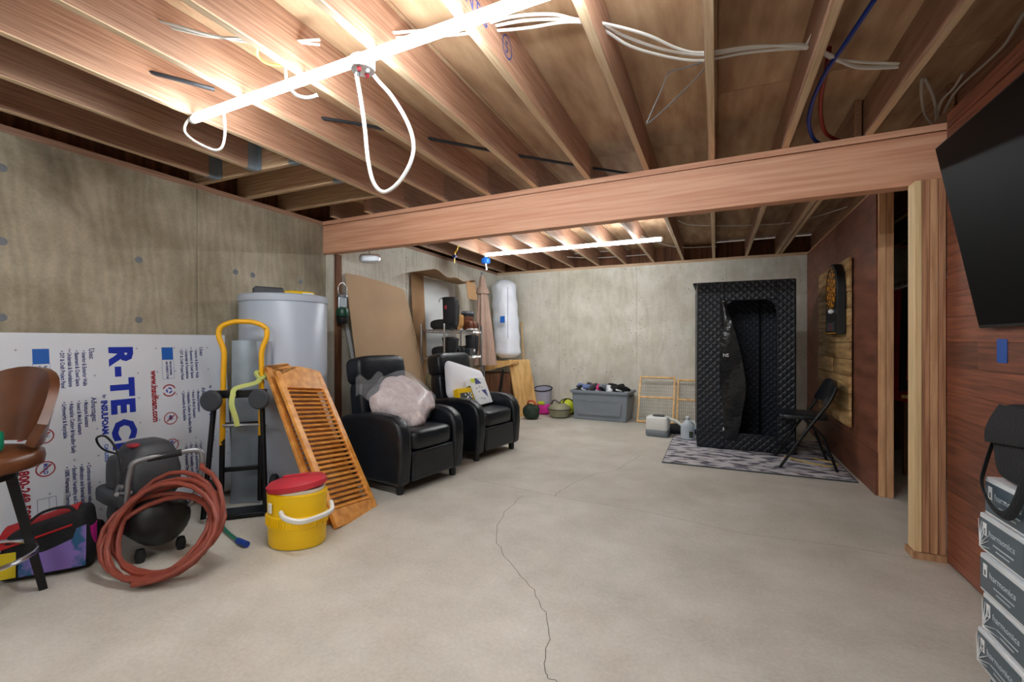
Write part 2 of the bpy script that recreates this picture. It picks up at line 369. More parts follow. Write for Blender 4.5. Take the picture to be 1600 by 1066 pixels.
# sill plates
sp = MB().bb((XL - .14, YB, ZW), (XL + .0, YF, ZJ)).build('sill_plate', 'joist_wood', wl)
MB().bb((XL + .0, 3.4, ZW), (XL + .088, YF, ZJ)).build('sill_plate', 'joist_wood', wr)
MB().bb((XL, YF + .002, ZW), (XO, YF + .14, ZJ)).build('sill_plate', 'joist_wood_x', wb)
MB().bb((XL - .2, YF + .05, ZJ), (XO, YF + .09, ZS)).build('rim_board', 'old_wood', wb)
MB().bb((XL - .16, YB, ZJ), (XL - .12, YF, ZS)).build('rim_board', 'old_wood', wl)
# ceiling: deck sheets and joists
ce = struct(MB().bb((XL - .2, YB - .2, ZS + .02), (XO + .2, YF + .3, ZS + .06)).build('ceiling', 'plywood'))
for i in range(5):
    for j in range(5):
        MB().bb((XL - .15 + i * 1.22 + .002, YB + j * 2.0 - (i % 2) * .6 + .002, ZS), (XL - .15 + (i + 1) * 1.22 - .002, YB + (j + 1) * 2.0 - (i % 2) * .6 - .002, ZS + .019)).build('deck_sheet', 'plywood', ce)
JX = lambda k: -.023 + .408 * k
def joist_mesh(y0, y1):
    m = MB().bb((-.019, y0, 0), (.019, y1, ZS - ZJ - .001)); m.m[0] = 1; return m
def joist(k, y0, y1, first={}):
    key = (y0, y1)
    if key not in first: first[key] = joist_mesh(y0, y1).build('joist', ['joist_wood', 'joist_edge'], ce, bevel=.003, seg=1, loc=(JX(k), 0, ZJ)); return first[key]
    return again(first[key], ce, loc=(JX(k), 0, ZJ))
for k in range(-6, 7):
    joist(k, YB, 3.2); joist(k, 3.2, YF + .05)
    if k in (2, 3): again(ce.children[-1], ce, loc=(JX(k) - .045, 0, ZJ))
for k in (-8, -7):
    joist(k, YB, 2.13); joist(k, 3.2, YF + .05)
hg = None
for yy in (2.15, 2.53, 2.91):
    MB().bb((XL - .12, yy - .019, ZJ), (JX(-6) - .019, yy + .019, ZS - .001)).build('blocking', 'joist_wood_x', ce, bevel=.003, seg=1)
for k in (-8, -7):       # galvanised hangers
    x = JX(k); m = MB().bb((x - .021, 2.06, ZJ - .002), (x + .021, 2.131, ZJ)); m.bb((x - .0225, 2.06, ZJ - .002), (x - .0195, 2.131, ZJ + .17)); m.bb((x + .0195, 2.06, ZJ - .002), (x + .0225, 2.131, ZJ + .17)); m.bb((x - .06, 2.128, ZJ), (x + .06, 2.1305, ZJ + .17))
    m.build('joist_hanger', 'galvanised', ce)
for yy in (2.15, 2.53):
    x = JX(-6) - .019; m = MB().bb((x - .07, yy - .0215, ZJ - .002), (x, yy + .0215, ZJ)); m.bb((x - .07, yy - .0215, ZJ), (x, yy - .0195, ZJ + .16)); m.bb((x - .07, yy + .0195, ZJ), (x, yy + .0215, ZJ + .16)); m.build('joist_hanger', 'galvanised', ce)
# main beam and its plate, posts
BY0, BY1 = 3.30, 3.16
ang = math.atan2(BY1 - BY0, XR + .15 - XL)
L_ = math.hypot(XR + .2 - XL, BY1 - BY0)
bm_ = struct(MB().bb((0, 0, 2.0), (L_, .09, ZJ - .04)).build('beam', 'beam_wood', bevel=.004, seg=1, loc=(XL - .0, BY0, 0), rz=ang))
MB().bb((0, -.004, ZJ - .037), (L_, .095, ZJ - .001)).build('beam_plate', 'beam_wood', bm_)
pl = struct(MB().bb((XL + .005, 3.345, 0), (XL + .075, 3.43, 2.0)).build('post_left', 'old_wood', bevel=.004, seg=1))
MB().bb((XL + .078, 3.36, 0), (XL + .115, 3.43, 2.0)).build('stud', 'old_wood', pl)
pr = struct(MB().bb((.95, 3.06, 0), (1.092, 3.17, .035)).build('post_right', 'stud_wood'))
for i in range(4): MB().bb((.96 + .033 * i, 3.066 + .003 * (i % 2), .036), (.96 + .033 * i + .0325, 3.155, 1.998)).build('stud', ('stud_light', 'stud_brown', 'stud_wood', 'stud_brown')[i], pr, bevel=.003, seg=1)
# right wall near the lens: laminate planks on studs
wrt = struct(MB().bb((XR + .014, YB, 0), (XR + .1, 3.064, ZJ - .002)).build('wall_right', 'stud_wood'))
random.seed(3); z = .01; r_ = 0; protos = {}
while z < ZJ - .01:
    h = min(.126, ZJ - .004 - z); y = 3.063; ln = [1.2, .55, .85, .3, 1.0][r_ % 5]
    while y > .2:
        y0 = max(y - ln, -.6); key = (round(h, 3), round(y - y0, 3))
        if key not in protos: protos[key] = MB().bb((0, -key[1] + .0012, .0008), (.012, 0, h - .0008)).build('plank', 'laminate', wrt, loc=(XR + .001, y, z))
        else: again(protos[key], wrt, loc=(XR + .001, y, z))
        y = y0; ln = 1.2
    z += .126; r_ += 1
MB().bb((XR + .001, YB, .01), (XR + .013, -.61, ZJ - .01)).build('wall_sheet', 'red_plywood', wrt)
MB().bb((XR - .006, YB, ZJ - .075), (XR + .0, 3.04, ZJ - .003)).build('top_trim', 'laminate', wrt)
# dartboard wall: red plywood sheets over studs, closet behind
wp = struct(MB().bb((XR + .012, 4.22, 0), (XR + .1, YF - .01, ZJ - .002)).build('wall_partition', 'stud_wood'))
for (y0, y1, z0, z1) in ((4.2, 5.42, .32, ZJ - .03), (5.422, YF - .012, .32, ZJ - .03), (4.19, YF - .012, .004, .318)):
    MB().bb((XR - (.006 if z0 < .1 else 0), y0, z0), (XR + .0115, y1, z1)).build('wall_sheet', 'red_plywood', wp)
for i, x in enumerate((1.102, 1.147)): MB().bb((x, 4.175, .0), (x + .043, 4.213, ZJ - .003)).build('stud', 'stud_wood', wp, bevel=.002, seg=1)

# ================================================================== LIGHTS
def tube_fixture(px0, px1, label, length=None, z=2.285):
    a = gnd(px0[0], px0[1], z); b = gnd(px1[0], px1[1], z)
    if length: b = a + (b - a).normalized() * length
    t = thing('tube_light', label, 'light', tuple((a + b) / 2 + Vector((0, 0, .0))), math.atan2((b - a).y, (b - a).x), 'long tube lights under the joists')
    l = (b - a).length
    MB().bb((-l / 2 + .01, -.006, .012), (l / 2 - .01, .006, .0295)).build('housing', 'white_plastic', t)
    MB().tube([(-l / 2 + .02, 0, 0), (l / 2 - .02, 0, 0)], .017, 12).build('diffuser', 'tube_light', t, True)
    for s_ in (-1, 1): MB().tube([(s_ * (l / 2 - .02), 0, 0), (s_ * (l / 2), 0, 0)], .018, 12).build('end_cap', 'white_plastic', t, True)
    return t, a, b
T1, A1, B1 = tube_fixture((300, 188), (830, 0), 'glowing white tube light with dangling white cables above the hand truck', 2.42)
T2, A2, B2 = tube_fixture((757, 399), (1036, 374), 'glowing white tube light beyond the beam near the rear concrete wall')
T3_fill = thing('tube_light', 'added fill tube light, unseen behind the viewpoint', 'light', (-1.2, -1.3, 2.285), 0, 'long tube lights under the joists')  # assumed extra tube, added out of view to brighten the foreground
MB().bb((-1.2, -.006, .012), (1.2, .006, .0295)).build('housing', 'white_plastic', T3_fill)
MB().tube([(-1.18, 0, 0), (1.18, 0, 0)], .017, 12).build('diffuser', 'tube_light', T3_fill, True)
for s_ in (-1, 1): MB().tube([(s_ * 1.18, 0, 0), (s_ * 1.2, 0, 0)], .018, 12).build('end_cap', 'white_plastic', T3_fill, True)
# ================================================================== LEFT SIDE
# ---- insulation board leaning on the left wall
FT = 1.175
fb_base = Vector((XL + .16, 2.29, .0)); lean = math.asin(.10 / FT)
fbM = basis((fb_base.x, fb_base.y, 0), (0, -1, 0), (-sin(lean), 0, cos(lean)))   # local x runs toward the lens, y up the board, z into the room... flipped below
fbM = basis((fb_base.x, fb_base.y - 2.44, .025), (0, 1, 0), (-sin(lean), 0, cos(lean)))  # x along +Y, y up, z = x cross y -> +X side
fb = MB().bb((0, 0, -.03), (2.44, FT, 0)).build('foam_board', 'foam_white', bevel=.003, seg=1, M=fbM)
tag(fb, 'white rigid foam insulation board with blue and red printing against the concrete wall', 'insulation board')
def fu(Y): return Y - (fb_base.y - 2.44)
def down(u, v): return basis((u, v, .0006), (0, -1, 0), (1, 0, 0))
def ptext(s_, size, u, v, m, name='lettering', sx=1.0): text(s_, size, down(u, v), m, fb, name, sx=sx, bold=.0022 if size > .04 else .0008)
def ring(m, cx, cy, r, wd, n=28, a0=0, a1=2 * pi, z=.0008):
    vs_ = []; fs = []
    for i in range(n + 1):
        a = a0 + (a1 - a0) * i / n
        vs_ += [(cx + (r - wd) * cos(a), cy + (r - wd) * sin(a), z), (cx + r * cos(a), cy + r * sin(a), z)]
    for i in range(n): fs.append((2 * i, 2 * i + 1, 2 * i + 3, 2 * i + 2))
    m.add(vs_, fs)
for rep in range(-1, 2):
    u0 = fu(1.2415 + .64 * rep)
    if u0 + .6 < fu(.85): continue
    # R-TECH in heavy block letters
    if u0 + .373 < 2.40:
        for k, (ch, v) in enumerate((('R', 1.095), ('-', .965), ('T', .89), ('E', .765), ('C', .635), ('H', .495))):
            text(ch, .165, down(u0 + .318, v), 'print_blue', fb, 'letter', bold=.009, sx=1.08)
        ptext('ENGINEERED', .05, u0 + .40, .37, 'print_red'); ptext('INSULATION', .05, u0 + .335, .37, 'print_red')
    if u0 + .546 < 2.40:
        ptext('www.insulfoam.com', .052, u0 + .535, .93, 'print_red', sx=.8); ptext('800-248-5994', .056, u0 + .535, .43, 'print_red', sx=.9)
    ptext('by', .022, u0 + .272, .80, 'print_navy'); ptext('INSULFOAM', .042, u0 + .262, .765, 'print_blue', sx=.9); ptext('CARLISLE', .026, u0 + .268, .50, 'print_mid')
    fr = MB(); ring(fr, 0, 0, .001, .001)
    for head, v, lines in (('Uses:', 1.085, ('Interior & Exterior Walls', 'Basement & Crawl Space', 'Underslab & Foundations', 'DIY & Craft Project Panel')),
                           ('Advantages:', .79, ('Moisture Resistant', 'Insect & Mold Resistant', 'Adaptable: Cutting & Handling Easily', 'Lightweight & Recyclable')),
                           ('', .42, ('Continuous insulation reduces air', 'infiltration and thermal bridging', 'Excellent Versatility and Strength', '100% Warranted Thermal Value'))):
        if head: ptext(head, .036, u0 + .214, v, 'print_navy', sx=.85)
        for q, ln_ in enumerate(lines): ptext('\u2022 ' + ln_, .027, u0 + .180 - q * .033, v - .012, 'print_navy', sx=.72)
    # energy box
    m = MB().add([(u0 - .035, 1.0, .0006), (u0 + .035, 1.0, .0006), (u0 + .035, 1.085, .0006), (u0 - .035, 1.085, .0006)], [(0, 1, 2, 3)])
    m.build('printed_badge', 'print_mid', fb)
    m = MB()
    for (a, b, c, d) in ((-.037, .87, .037, .8715), (-.037, 1.0, .037, 1.0015), (-.037, .87, -.0355, 1.0), (.0355, .87, .037, 1.0)): m.add([(u0 + a, b, .0006), (u0 + c, b, .0006), (u0 + c, d, .0006), (u0 + a, d, .0006)], [(0, 1, 2, 3)])
    m.build('badge_frame', 'print_mid', fb)
    ptext('Seal and Insulate', .018, u0 + .012, .99, 'print_navy', sx=.8); ptext('with ENERGY STAR', .018, u0 - .012, .99, 'print_navy', sx=.8)
    m = MB(); ring(m, u0, .79, .042, .008, a0=.35, a1=pi - .35); ring(m, u0, .79, .042, .008, a0=pi + .35, a1=2 * pi - .35); m.build('recycling_ring', 'print_red', fb)
    m = MB(); ring(m, u0, .79, .02, .009, 3, .4, .4 + 1.5); ring(m, u0, .79, .02, .009, 3, 2.5, 4.0); ring(m, u0, .79, .02, .009, 3, 4.6, 6.1); m.build('recycling_arrows', 'print_blue', fb)
    for v, wd in ((.60, 'bug'), (.42, 'MOLD')):
        m = MB(); ring(m, u0, v, .042, .006)
        dx, dy = .033 * cos(.7), .033 * sin(.7); nx, ny = -.0035 * sin(.7), .0035 * cos(.7)
        m.add([(u0 - dx - nx, v - dy - ny, .001), (u0 + dx - nx, v + dy - ny, .001), (u0 + dx + nx, v + dy + ny, .001), (u0 - dx + nx, v - dy + ny, .001)], [(0, 1, 2, 3)])
        m.build('no_sign', 'print_red', fb)
        if wd == 'bug':
            m = MB(); ring(m, u0, v, .012, .0119, 10); ring(m, u0, v + .014, .008, .0079, 8)
            for sx_ in (-1, 1):
                for q in (-1, 0, 1): m.add([(u0, v + q * .006, .0007), (u0 + sx_ * .024, v + q * .014 + .006, .0007), (u0 + sx_ * .024, v + q * .014 + .008, .0007), (u0, v + q * .006 + .002, .0007)], [(0, 1, 2, 3)])
            m.build('bug_symbol', 'print_navy', fb)
        else: ptext('MOLD', .026, u0 - .008, v + .03, 'print_blue', sx=.8)
    m = MB()
    for (a, b, c, d) in ((-.04, .13, .04, .132), (-.04, .26, .04, .262), (-.04, .13, -.038, .26), (.038, .13, .04, .26), (.008, .13, .0095, .26)): m.add([(u0 + a, b, .0006), (u0 + c, b, .0006), (u0 + c, d, .0006), (u0 + a, d, .0006)], [(0, 1, 2, 3)])
    m.build('panel_frame', 'print_navy', fb)
m = MB()
for i in range(22):
    for j in range(7):
        u, v = .06 + i * .112, .12 + j * .16
        if u < 2.42 and v < FT:
            for (du, dv) in ((.008, .0008), (.0008, .008)): m.add([(u - du, v - dv, .0005), (u + du, v - dv, .0005), (u + du, v + dv, .0005), (u - du, v + dv, .0005)], [(0, 1, 2, 3)])
m.build('cross_marks', 'print_navy', fb)

# ---- water heater
hc = Vector((XL + .37, 2.565, 0))
wh = thing('water_heater', 'tall pale grey cylindrical water heater tank beside the wooden post', 'water heater', tuple(hc))
MB().lathe([(.29, 0), (.315, .03), (.315, 1.46), (.312, 1.465)], 48).build('jacket', 'heater_grey', wh, True)
MB().lathe([(.322, 1.45), (.322, 1.495), (.31, 1.505), (.02, 1.515)], 48).build('top_cap', 'heater_grey', wh, True)
MB().bb((.10, -.318, .95), (.22, -.285, 1.15)).build('access_panel', 'heater_grey', wh, bevel=.004)
m = MB().lathe([(.02, 0), (.02, .03)], 12, M=Matrix.Translation((.30, .06, .2)) @ Matrix.Rotation(pi / 2, 4, 'Y')); m.build('drain_valve', 'chrome', wh, True)
zt = 1.516
pb = thing('battery_pack', 'flat black box lying on top of the grey water heater', 'box', (hc.x + .02, hc.y - .16, zt - .008), radians(60))
MB().bb((-.10, -.05, 0), (.10, .05, .045)).build('case', 'dark_grey', pb, bevel=.006); MB().bb((-.09, -.045, .045), (.09, .045, .05)).build('lid', 'black_plastic', pb)
yt = thing('staple_gun', 'yellow and black hand tool lying on the water heater', 'tool', (hc.x + .02, hc.y + .12, zt - .008), radians(66))
MB().sup((0, 0, .025), (.12, .035, .025), .5, .5).build('body', 'yellow_plastic', yt, True); MB().sup((-.10, 0, .02), (.06, .022, .02), .6, .6).build('grip', 'black_plastic', yt, True); MB().bb((.02, -.036, .018), (.10, .036, .036)).build('label', 'print_white', yt)

# ---- metal sheet standing in front of the heater
a = Vector((-3.11, 2.11, 0)); m = MB().grid(lambda u, v: (a.x + .16 * u - .05 * v, a.y + .10 * u + .045 * v + .02 * sin(u * pi), .004 + 1.15 * v), 6, 2, 0, .003)
tag(m.build('metal_sheet', 'galvanised', None, True), 'bluish grey bare metal sheet leaning on the water heater behind the hand truck', 'metal sheet')

# ---- hand truck
ht_o = gnd(372, 806); HTr = math.atan2(-.55, .84)
ht = thing('hand_truck', 'black and yellow convertible hand truck standing upright with caster wheels', 'hand truck', (-2.93, 2.06, 0), radians(44))
# local: x to the right across the truck, y away (back), z up
W2 = .115
for s_ in (-1, 1):
    MB().tube([(s_ * W2, .0, .06), (s_ * W2, .06, .90)], .017, 10).build('rail', 'black_metal', ht, True)
    MB().tube([(s_ * (W2 + .06), -.17, .03), (s_ * (W2 + .02), -.06, .80)], .016, 10).build('support_leg', 'black_metal', ht, True)
hp = [(-W2, .028, .45), (-W2, .06, .92), (-W2, .07, 1.08), (-W2 - .03, .075, 1.18), (-W2 - .02, .08, 1.245), (-W2 + .05, .083, 1.28), (0, .085, 1.285), (W2 - .05, .083, 1.28), (W2 + .02, .08, 1.245), (W2 + .03, .075, 1.18), (W2, .07, 1.08), (W2, .06, .92), (W2, .028, .5)]
MB().tube(spline(hp, 5), .0175, 10).build('handle', 'yellow_paint', ht, True)
for z in (.28, .58): MB().box((0, .02 + z * .05, z), (2 * W2, .03, .03)).build('crossbar', 'black_metal', ht, bevel=.003)
MB().box((-.0, -.06, .80), (2 * W2 + .10, .05, .05)).build('caster_plate', 'black_metal', ht, bevel=.004)
MB().bb((-.16, -.16, .005), (.16, -.0, .03)).build('toe_plate', 'black_metal', ht, bevel=.004)
for s_ in (-1, 1):
    c = Vector((s_ * (W2 + .02), -.155, .77)); R = Matrix.Rotation(pi / 2, 4, 'Y')
    M = Matrix.Translation(c) @ Matrix.Rotation(radians(72), 4, 'Z') @ R
    cw = MB().lathe([(.02, -.018), (.058, -.018), (.066, -.009), (.066, .009), (.058, .018), (.02, .018)], 22, M=M).build('caster_wheel', 'grey_rubber', ht, True)
    MB().tube([tuple(c + Vector((.02, 0, 0))), tuple(c + Vector((.02, .09, .03)))], .012, 8).build('caster_fork', 'steel', cw, True)
    M2 = Matrix.Translation((s_ * (W2 + .075), .07, .105)) @ R
    MB().lathe([(.03, -.025), (.09, -.025), (.105, -.015), (.105, .015), (.09, .025), (.03, .025)], 26, M=M2).build('wheel', 'rubber', ht, True)
MB().tube([(-W2, .03, .58), (W2 + .04, .03, .57)], .012, 8).build('axle_pin', 'steel', ht, True)
sp_ = [(-.02, -.13, .79), (-.01, -.10, .84), (.10, -.03, .87), (W2, .05, .90), (W2 + .06, .09, .86), (W2 + .12, .16, .84)]
m = MB().tube(spline(sp_, 6), .016, 8, flat=.2); m.tube(spline([(-.02, -.14, .80), (-.02, -.165, .74), (.0, -.16, .66), (.01, -.155, .60)], 5), .016, 8, flat=.25); m.tube(spline([(W2 - .03, .03, .93), (W2, .085, .93), (W2 + .03, .05, .91), (W2, .02, .89)], 5, True), .014, 6, True)
st_ = m.build('tie_strap', 'strap_green', None, True); st_.matrix_world = Matrix.Translation((-2.93, 2.06, 0)) @ rotz(radians(44))
tag(st_, 'pale green webbing strap looped over the hand truck casters', 'strap')

# ---- cooler
co = gnd(441, 858) + Vector((-.0, .10, 0))
ck = thing('drink_cooler', 'yellow round drink cooler with red lid and white handle', 'cooler', (co.x, co.y, 0), radians(20)); ck.scale = (.9, .9, .86)
ry = .78
def ov(prof): return MB().lathe(prof, 40, sy=ry)
ov([(.17, .004), (.176, .02), (.178, .13), (.186, .135), (.188, .205), (.18, .21), (.184, .33), (.186, .345), (.175, .35)]).build('body', 'yellow_plastic', ck, True)
m = MB()
for i in range(60):
    a = 2 * pi * i / 60; m.box((.1885 * cos(a), .1885 * ry * sin(a), .17), (.006, .006, .055), 0, Matrix.Rotation(a, 3, 'Z'))
m.build('ribbed_band', 'yellow_plastic', ck)
ov([(.16, .345), (.168, .36), (.168, .375)]).build('neck', 'white_plastic', ck, True)
tl = Matrix.Translation((0, 0, .372)) @ Matrix.Rotation(radians(-9), 4, 'Y')
MB().lathe([(.165, -.012), (.186, 0), (.188, .03), (.165, .05), (.10, .064), (.01, .068)], 40, sy=ry, M=tl).build('lid', 'red_plastic', ck, True)
MB().box((0, 0, .07), (.17, .02, .022), 0, None).build('lid_grip', 'red_plastic', ck, bevel=.008, M=tl)
MB().tube(spline([(-.02, -.15, .25), (.04, -.20, .235), (.13, -.19, .215), (.20, -.10, .215), (.225, .0, .22), (.19, .06, .25)], 6), .014, 8, flat=1.3).build('handle', 'white_plastic', ck, True)
MB().box((-.10, -.132, .27), (.034, .012, .06), 0, Matrix.Rotation(radians(-32), 3, 'Z')).build('latch_plate', 'white_plastic', ck, bevel=.003)

# ---- louvered shutters
def shutter(name, label, bl, br, tl_, group):
    bl, br, tl_ = Vector(bl), Vector(br), Vector(tl_)
    x = (br - bl).normalized(); y = (tl_ - bl).normalized(); wd = (br - bl).length; ht_ = (tl_ - bl).length
    M = basis(bl, x, y)
    t = bpy.data.objects.new(name, None); COL.objects.link(t); t.matrix_world = M; tag(t, label, 'shutter', group)
    th = .028; sw = .045
    for x0 in (0, wd - sw): MB().bb((x0, 0, 0), (x0 + sw, ht_ - .04, th)).build('stile', 'shutter_wood', t, bevel=.003)
    MB().bb((sw, 0, .002), (wd - sw, .11, th - .002)).build('bottom_rail', 'shutter_wood', t, bevel=.002)
    n = 16; poly = [(sw, ht_ - .17)] + [(wd - sw, ht_ - .17)] + [(wd - sw, ht_ - .04)]
    pts = [(wd, ht_ - .04), (wd, ht_ - .015)] + [(wd * (1 - i / n), ht_ - .015 + .03 * sin(i / n * pi) - .055 * max(0, i / n - .55) ** 1 ) for i in range(1, n)] + [(0, ht_ - .075), (0, ht_ - .04 - .05)]
    MB().prism([(sw, ht_ - .17), (wd - sw, ht_ - .17), (wd - sw, ht_ - .04)] + pts[:-1] + [(0, ht_ - .04)], .002, th - .002).build('top_rail', 'shutter_wood', t, bevel=.002)
    lv = None; nl = 26; z0, z1 = .11, ht_ - .17
    for i in range(nl):
        v = z0 + (z1 - z0) * (i + .5) / nl; Ml = Matrix.Translation((wd / 2, v, th / 2)) @ Matrix.Rotation(radians(46), 4, 'X')
        if lv is None: lv = MB().bb((-(wd / 2 - sw), -.003, -.0165), (wd / 2 - sw, .003, .0165)).build('slat', 'shutter_wood', t, M=Ml)
        else: again(lv, t, Ml)
    return t
g_ = 'louvered shutters by the cooler'
bl = gnd(522, 828); br = gnd(577, 789); top = at(437, 592, 2.98)
shutter('louvered_shutter', 'orange wood louvered shutter, front one of the pair leaning on the water heater', bl, br, bl + (Vector((-2.66, 2.36, 1.0)) - bl), g_)
bl2 = bl + Vector((-.10, -.02, 0)); shutter('louvered_shutter', 'orange wood louvered shutter half hidden behind its twin at the water heater', bl2, bl2 + (br - bl), Vector((-2.74, 2.40, 1.02)), g_)

# ---- air compressor
ac0 = gnd(262, 868); ac = thing('air_compressor', 'black and grey portable air compressor with tubular handle', 'air compressor', (-2.86, 1.48, 0), radians(-8)); ac.scale = (.92, .92, .95)
# local x: along tank to the right/front
def hcap(p0, p1, r, n=20):
    P0, P1 = Vector(p0), Vector(p1); d = (P1 - P0).normalized(); pts = []; rs = []
    for i in range(6): a = (i / 5) * pi / 2; pts.append(P0 + d * (r * .7 * (1 - cos(a)))); rs.append(max(.004, r * sin(a)))
    for i in range(6): a = (i / 5) * pi / 2; pts.append(P1 - d * (r * .7 * (1 - sin(a)))); rs.append(max(.004, r * cos(a)))
    return pts, rs
p_, r__ = hcap((-.28, 0, .21), (.26, 0, .21), .15)
tank = MB().tube(p_, r__, 24).build('tank', 'black_plastic', ac, True)
MB().box((.0, -.152, .2), (.09, .01, .06)).build('warning_label', 'print_red', tank)
MB().sup((-.12, .03, .45), (.18, .14, .17), .45, .45, fn=lambda p: Vector((p.x * (1 - .25 * max(0, p.z) / .17), p.y * (1 - .2 * max(0, p.z) / .17), p.z))).build('motor_shroud', 'dark_grey', ac, True)
MB().sup((-.19, -.085, .42), (.09, .05, .12), .5, .5).build('side_cover', 'dark_grey', ac, True)
m = MB()
for i in range(6): m.box((-.02, -.118, .37 + i * .022), (.10, .008, .008), 0, Matrix.Rotation(radians(-12), 3, 'Y'))
m.build('vent_slots', 'black_plastic', ac)
MB().sup((-.06, -.06, .605), (.04, .03, .012), .7, .7).build('power_switch', 'print_red', ac, True)
MB().sup((-.18, -.02, .31), (.19, .15, .05), .4, .4).build('base_cover', 'dark_grey', ac, True)
MB().tube(spline([(.10, -.14, .22), (.13, -.15, .36), (.17, -.15, .50), (.20, -.13, .565), (.25, 0, .58), (.30, .13, .585), (.31, .15, .52), (.27, .14, .36), (.22, .12, .26)], 6), .0145, 10).build('handle', 'steel', ac, True)
MB().tube([(.213, -.085, .572), (.27, .06, .584)], .019, 10).build('hand_grip', 'rubber', ac, True)
for y in (-.1, .1): MB().lathe([(.02, 0), (.028, .035), (.02, .07)], 12, c=(.16, y, 0)).build('rubber_foot', 'rubber', ac, True)
for y in (-.17, .17):
    MB().lathe([(.02, -.02), (.08, -.02), (.09, 0), (.08, .02), (.02, .02)], 20, M=Matrix.Translation((-.24, y, .09)) @ Matrix.Rotation(pi / 2, 4, 'X')).build('wheel', 'rubber', ac, True)
MB().tube(spline([(-.28, .0, .5), (-.31, -.12, .56), (-.27, -.17, .64), (-.12, -.17, .67), (.02, -.16, .60), (.06, -.15, .44)], 6), .006, 6).build('power_cord', 'rubber', ac, True)
m = MB().tube([(.04, -.10, .36), (.04, -.16, .37), (.08, -.18, .38)], .012, 8); m.lathe([(.022, 0), (.022, .02)], 14, M=Matrix.Translation((.02, -.14, .39)) @ Matrix.Rotation(radians(70), 4, 'X')); m.build('regulator', 'steel', ac, True)
# ---- air hose coil leaning over the compressor
hpts = []; random.seed(11); c0 = gnd(250, 890)
hc_ = Vector((-2.52, 1.36, .0)); hx = Vector((RT[0], RT[1], 0)); hy = Vector((-.16 * FW[0] * -1, .16 * FW[1], .97)).normalized()
N_ = 6 * 20 + 9
for i in range(N_ + 1):
    a = 2 * pi * i / 20 - .5 * pi; k = i / N_
    rx = .255 + .028 * sin(7.3 * k * 3 + 1) ; rz = .165 + .022 * sin(5.1 * k * 4); off = -.05 + .10 * k
    cx = .02 * sin(9 * k); cz = .0
    p = hc_ + hx * (cx + rx * cos(a)) + Vector((FW[0], FW[1], 0)) * (off + .13 * sin(a)); p.z = .018 + rz * (1 + sin(a)) + .035 * k * (1 + sin(a)) + .01 * (1 + sin(i * .7)); hpts.append(p)
hpts += [hpts[-1] + Vector((-.05, .03, .01)), hpts[-1] + Vector((-.10, .06, -.02))]
tag(MB().tube(hpts, .0125, 8).build('air_hose', 'hose_red', None, True), 'reddish brown rubber air hose coiled in front of the compressor', 'hose')
gp = [gnd(318, 770, .12), gnd(335, 800, .05), gnd(352, 828, .02), gnd(372, 845, .02), gnd(386, 851, .02)]
gh = thing('garden_hose', 'green hose with blue end lying behind the yellow cooler', 'hose')
MB().tube(spline(gp[:-1], 6), .009, 8).build('hose', 'hose_green', gh, True); MB().tube([gp[-2], gp[-1]], .017, 10).build('nozzle', 'hose_blue', gh, True)

# ---- colourful tote bag
tb = gnd(92, 893); tg = thing('tote_bag', 'red, purple and yellow patchwork tote bag slumped beside the compressor', 'bag', (-3.06, 1.15, 0), radians(54)); tg.scale = (.86, .86, 1.0)
bd = lambda p: Vector((p.x * (1 - .12 * p.z / .13), p.y, p.z + .04 * (p.x / .2) * (1 if p.z > 0 else 0)))
MB().sup((0, 0, .135), (.19, .13, .13), .28, .28, 28, 14, fn=bd).build('shell', 'black_fabric', tg, True)
MB().grid(lambda u, v: (-.10 + .28 * u, -.138 + .012 * v, .03 + .20 * v * (.6 + .4 * u)), 6, 4, 0, .004).build('purple_panel', 'bag_purple', tg, True)
MB().grid(lambda u, v: (-.19 + .08 * u, -.134 + .004 * v, .03 + .12 * v), 4, 3, 0, .004).build('yellow_panel', 'bag_yellow', tg, True)
MB().grid(lambda u, v: (-.20 + .32 * u, -.136 + .18 * v, .165 + .075 * u + .07 * sin(v * pi / 2)), 6, 6, 0, .006).build('red_flap', 'bag_red', tg, True)
MB().tube(spline([(-.10, -.10, .24), (-.03, -.05, .30), (.08, -.04, .31), (.13, -.08, .27)], 6), .011, 8, flat=.5).build('carry_handle', 'black_fabric', tg, True)
MB().grid(lambda u, v: (.185 + .012 * sin(u * pi), -.06 + .12 * u, .06 + .14 * v), 4, 4, 0, .004).build('pink_panel', 'magenta', tg, True)

# ---- bar stool
so = thing('bar_stool', 'brown leather bar stool with black legs and chrome foot ring', 'stool', (-2.93, .82, 0), radians(-66)); so.scale = (1, 1, .91)
for k in range(4):
    a = pi / 4 + k * pi / 2; MB().tube([(.235 * cos(a), .235 * sin(a), 0), (.13 * cos(a), .13 * sin(a), .62)], [.020, .026], 4).build('leg', 'black_metal', so, True)
MB().tube([(.215 * cos(2 * pi * i / 28), .215 * sin(2 * pi * i / 28), .22) for i in range(28)], .011, 8, True).build('foot_ring', 'chrome', so, True)
MB().lathe([(.05, .58), (.16, .60), (.16, .625), (.05, .63)], 20).build('swivel_plate', 'black_metal', so, True)
MB().sup((0, 0, .685), (.225, .225, .06), .5, .75, 28, 12).build('seat', 'brown_leather', so, True)
bk = thing; 
MB().grid(lambda u, v: ((.24 + .05 * v) * cos(pi * .58 + u * pi * .84), (.24 + .05 * v) * sin(pi * .58 + u * pi * .84), .745 + (.38 * (math.sin(max(.02, min(.98, u)) * pi) ** .45)) * v), 16, 8, 0, .035).build('backrest', 'brown_leather', so, True)
tag(MB().lathe([(.03, 0), (.035, .01), (.035, .07), (.03, .08)], 16, c=(-2.80, .86, .682)).build('travel_cup', 'teal', None, True), 'small green cup on the brown bar stool seat', 'cup')
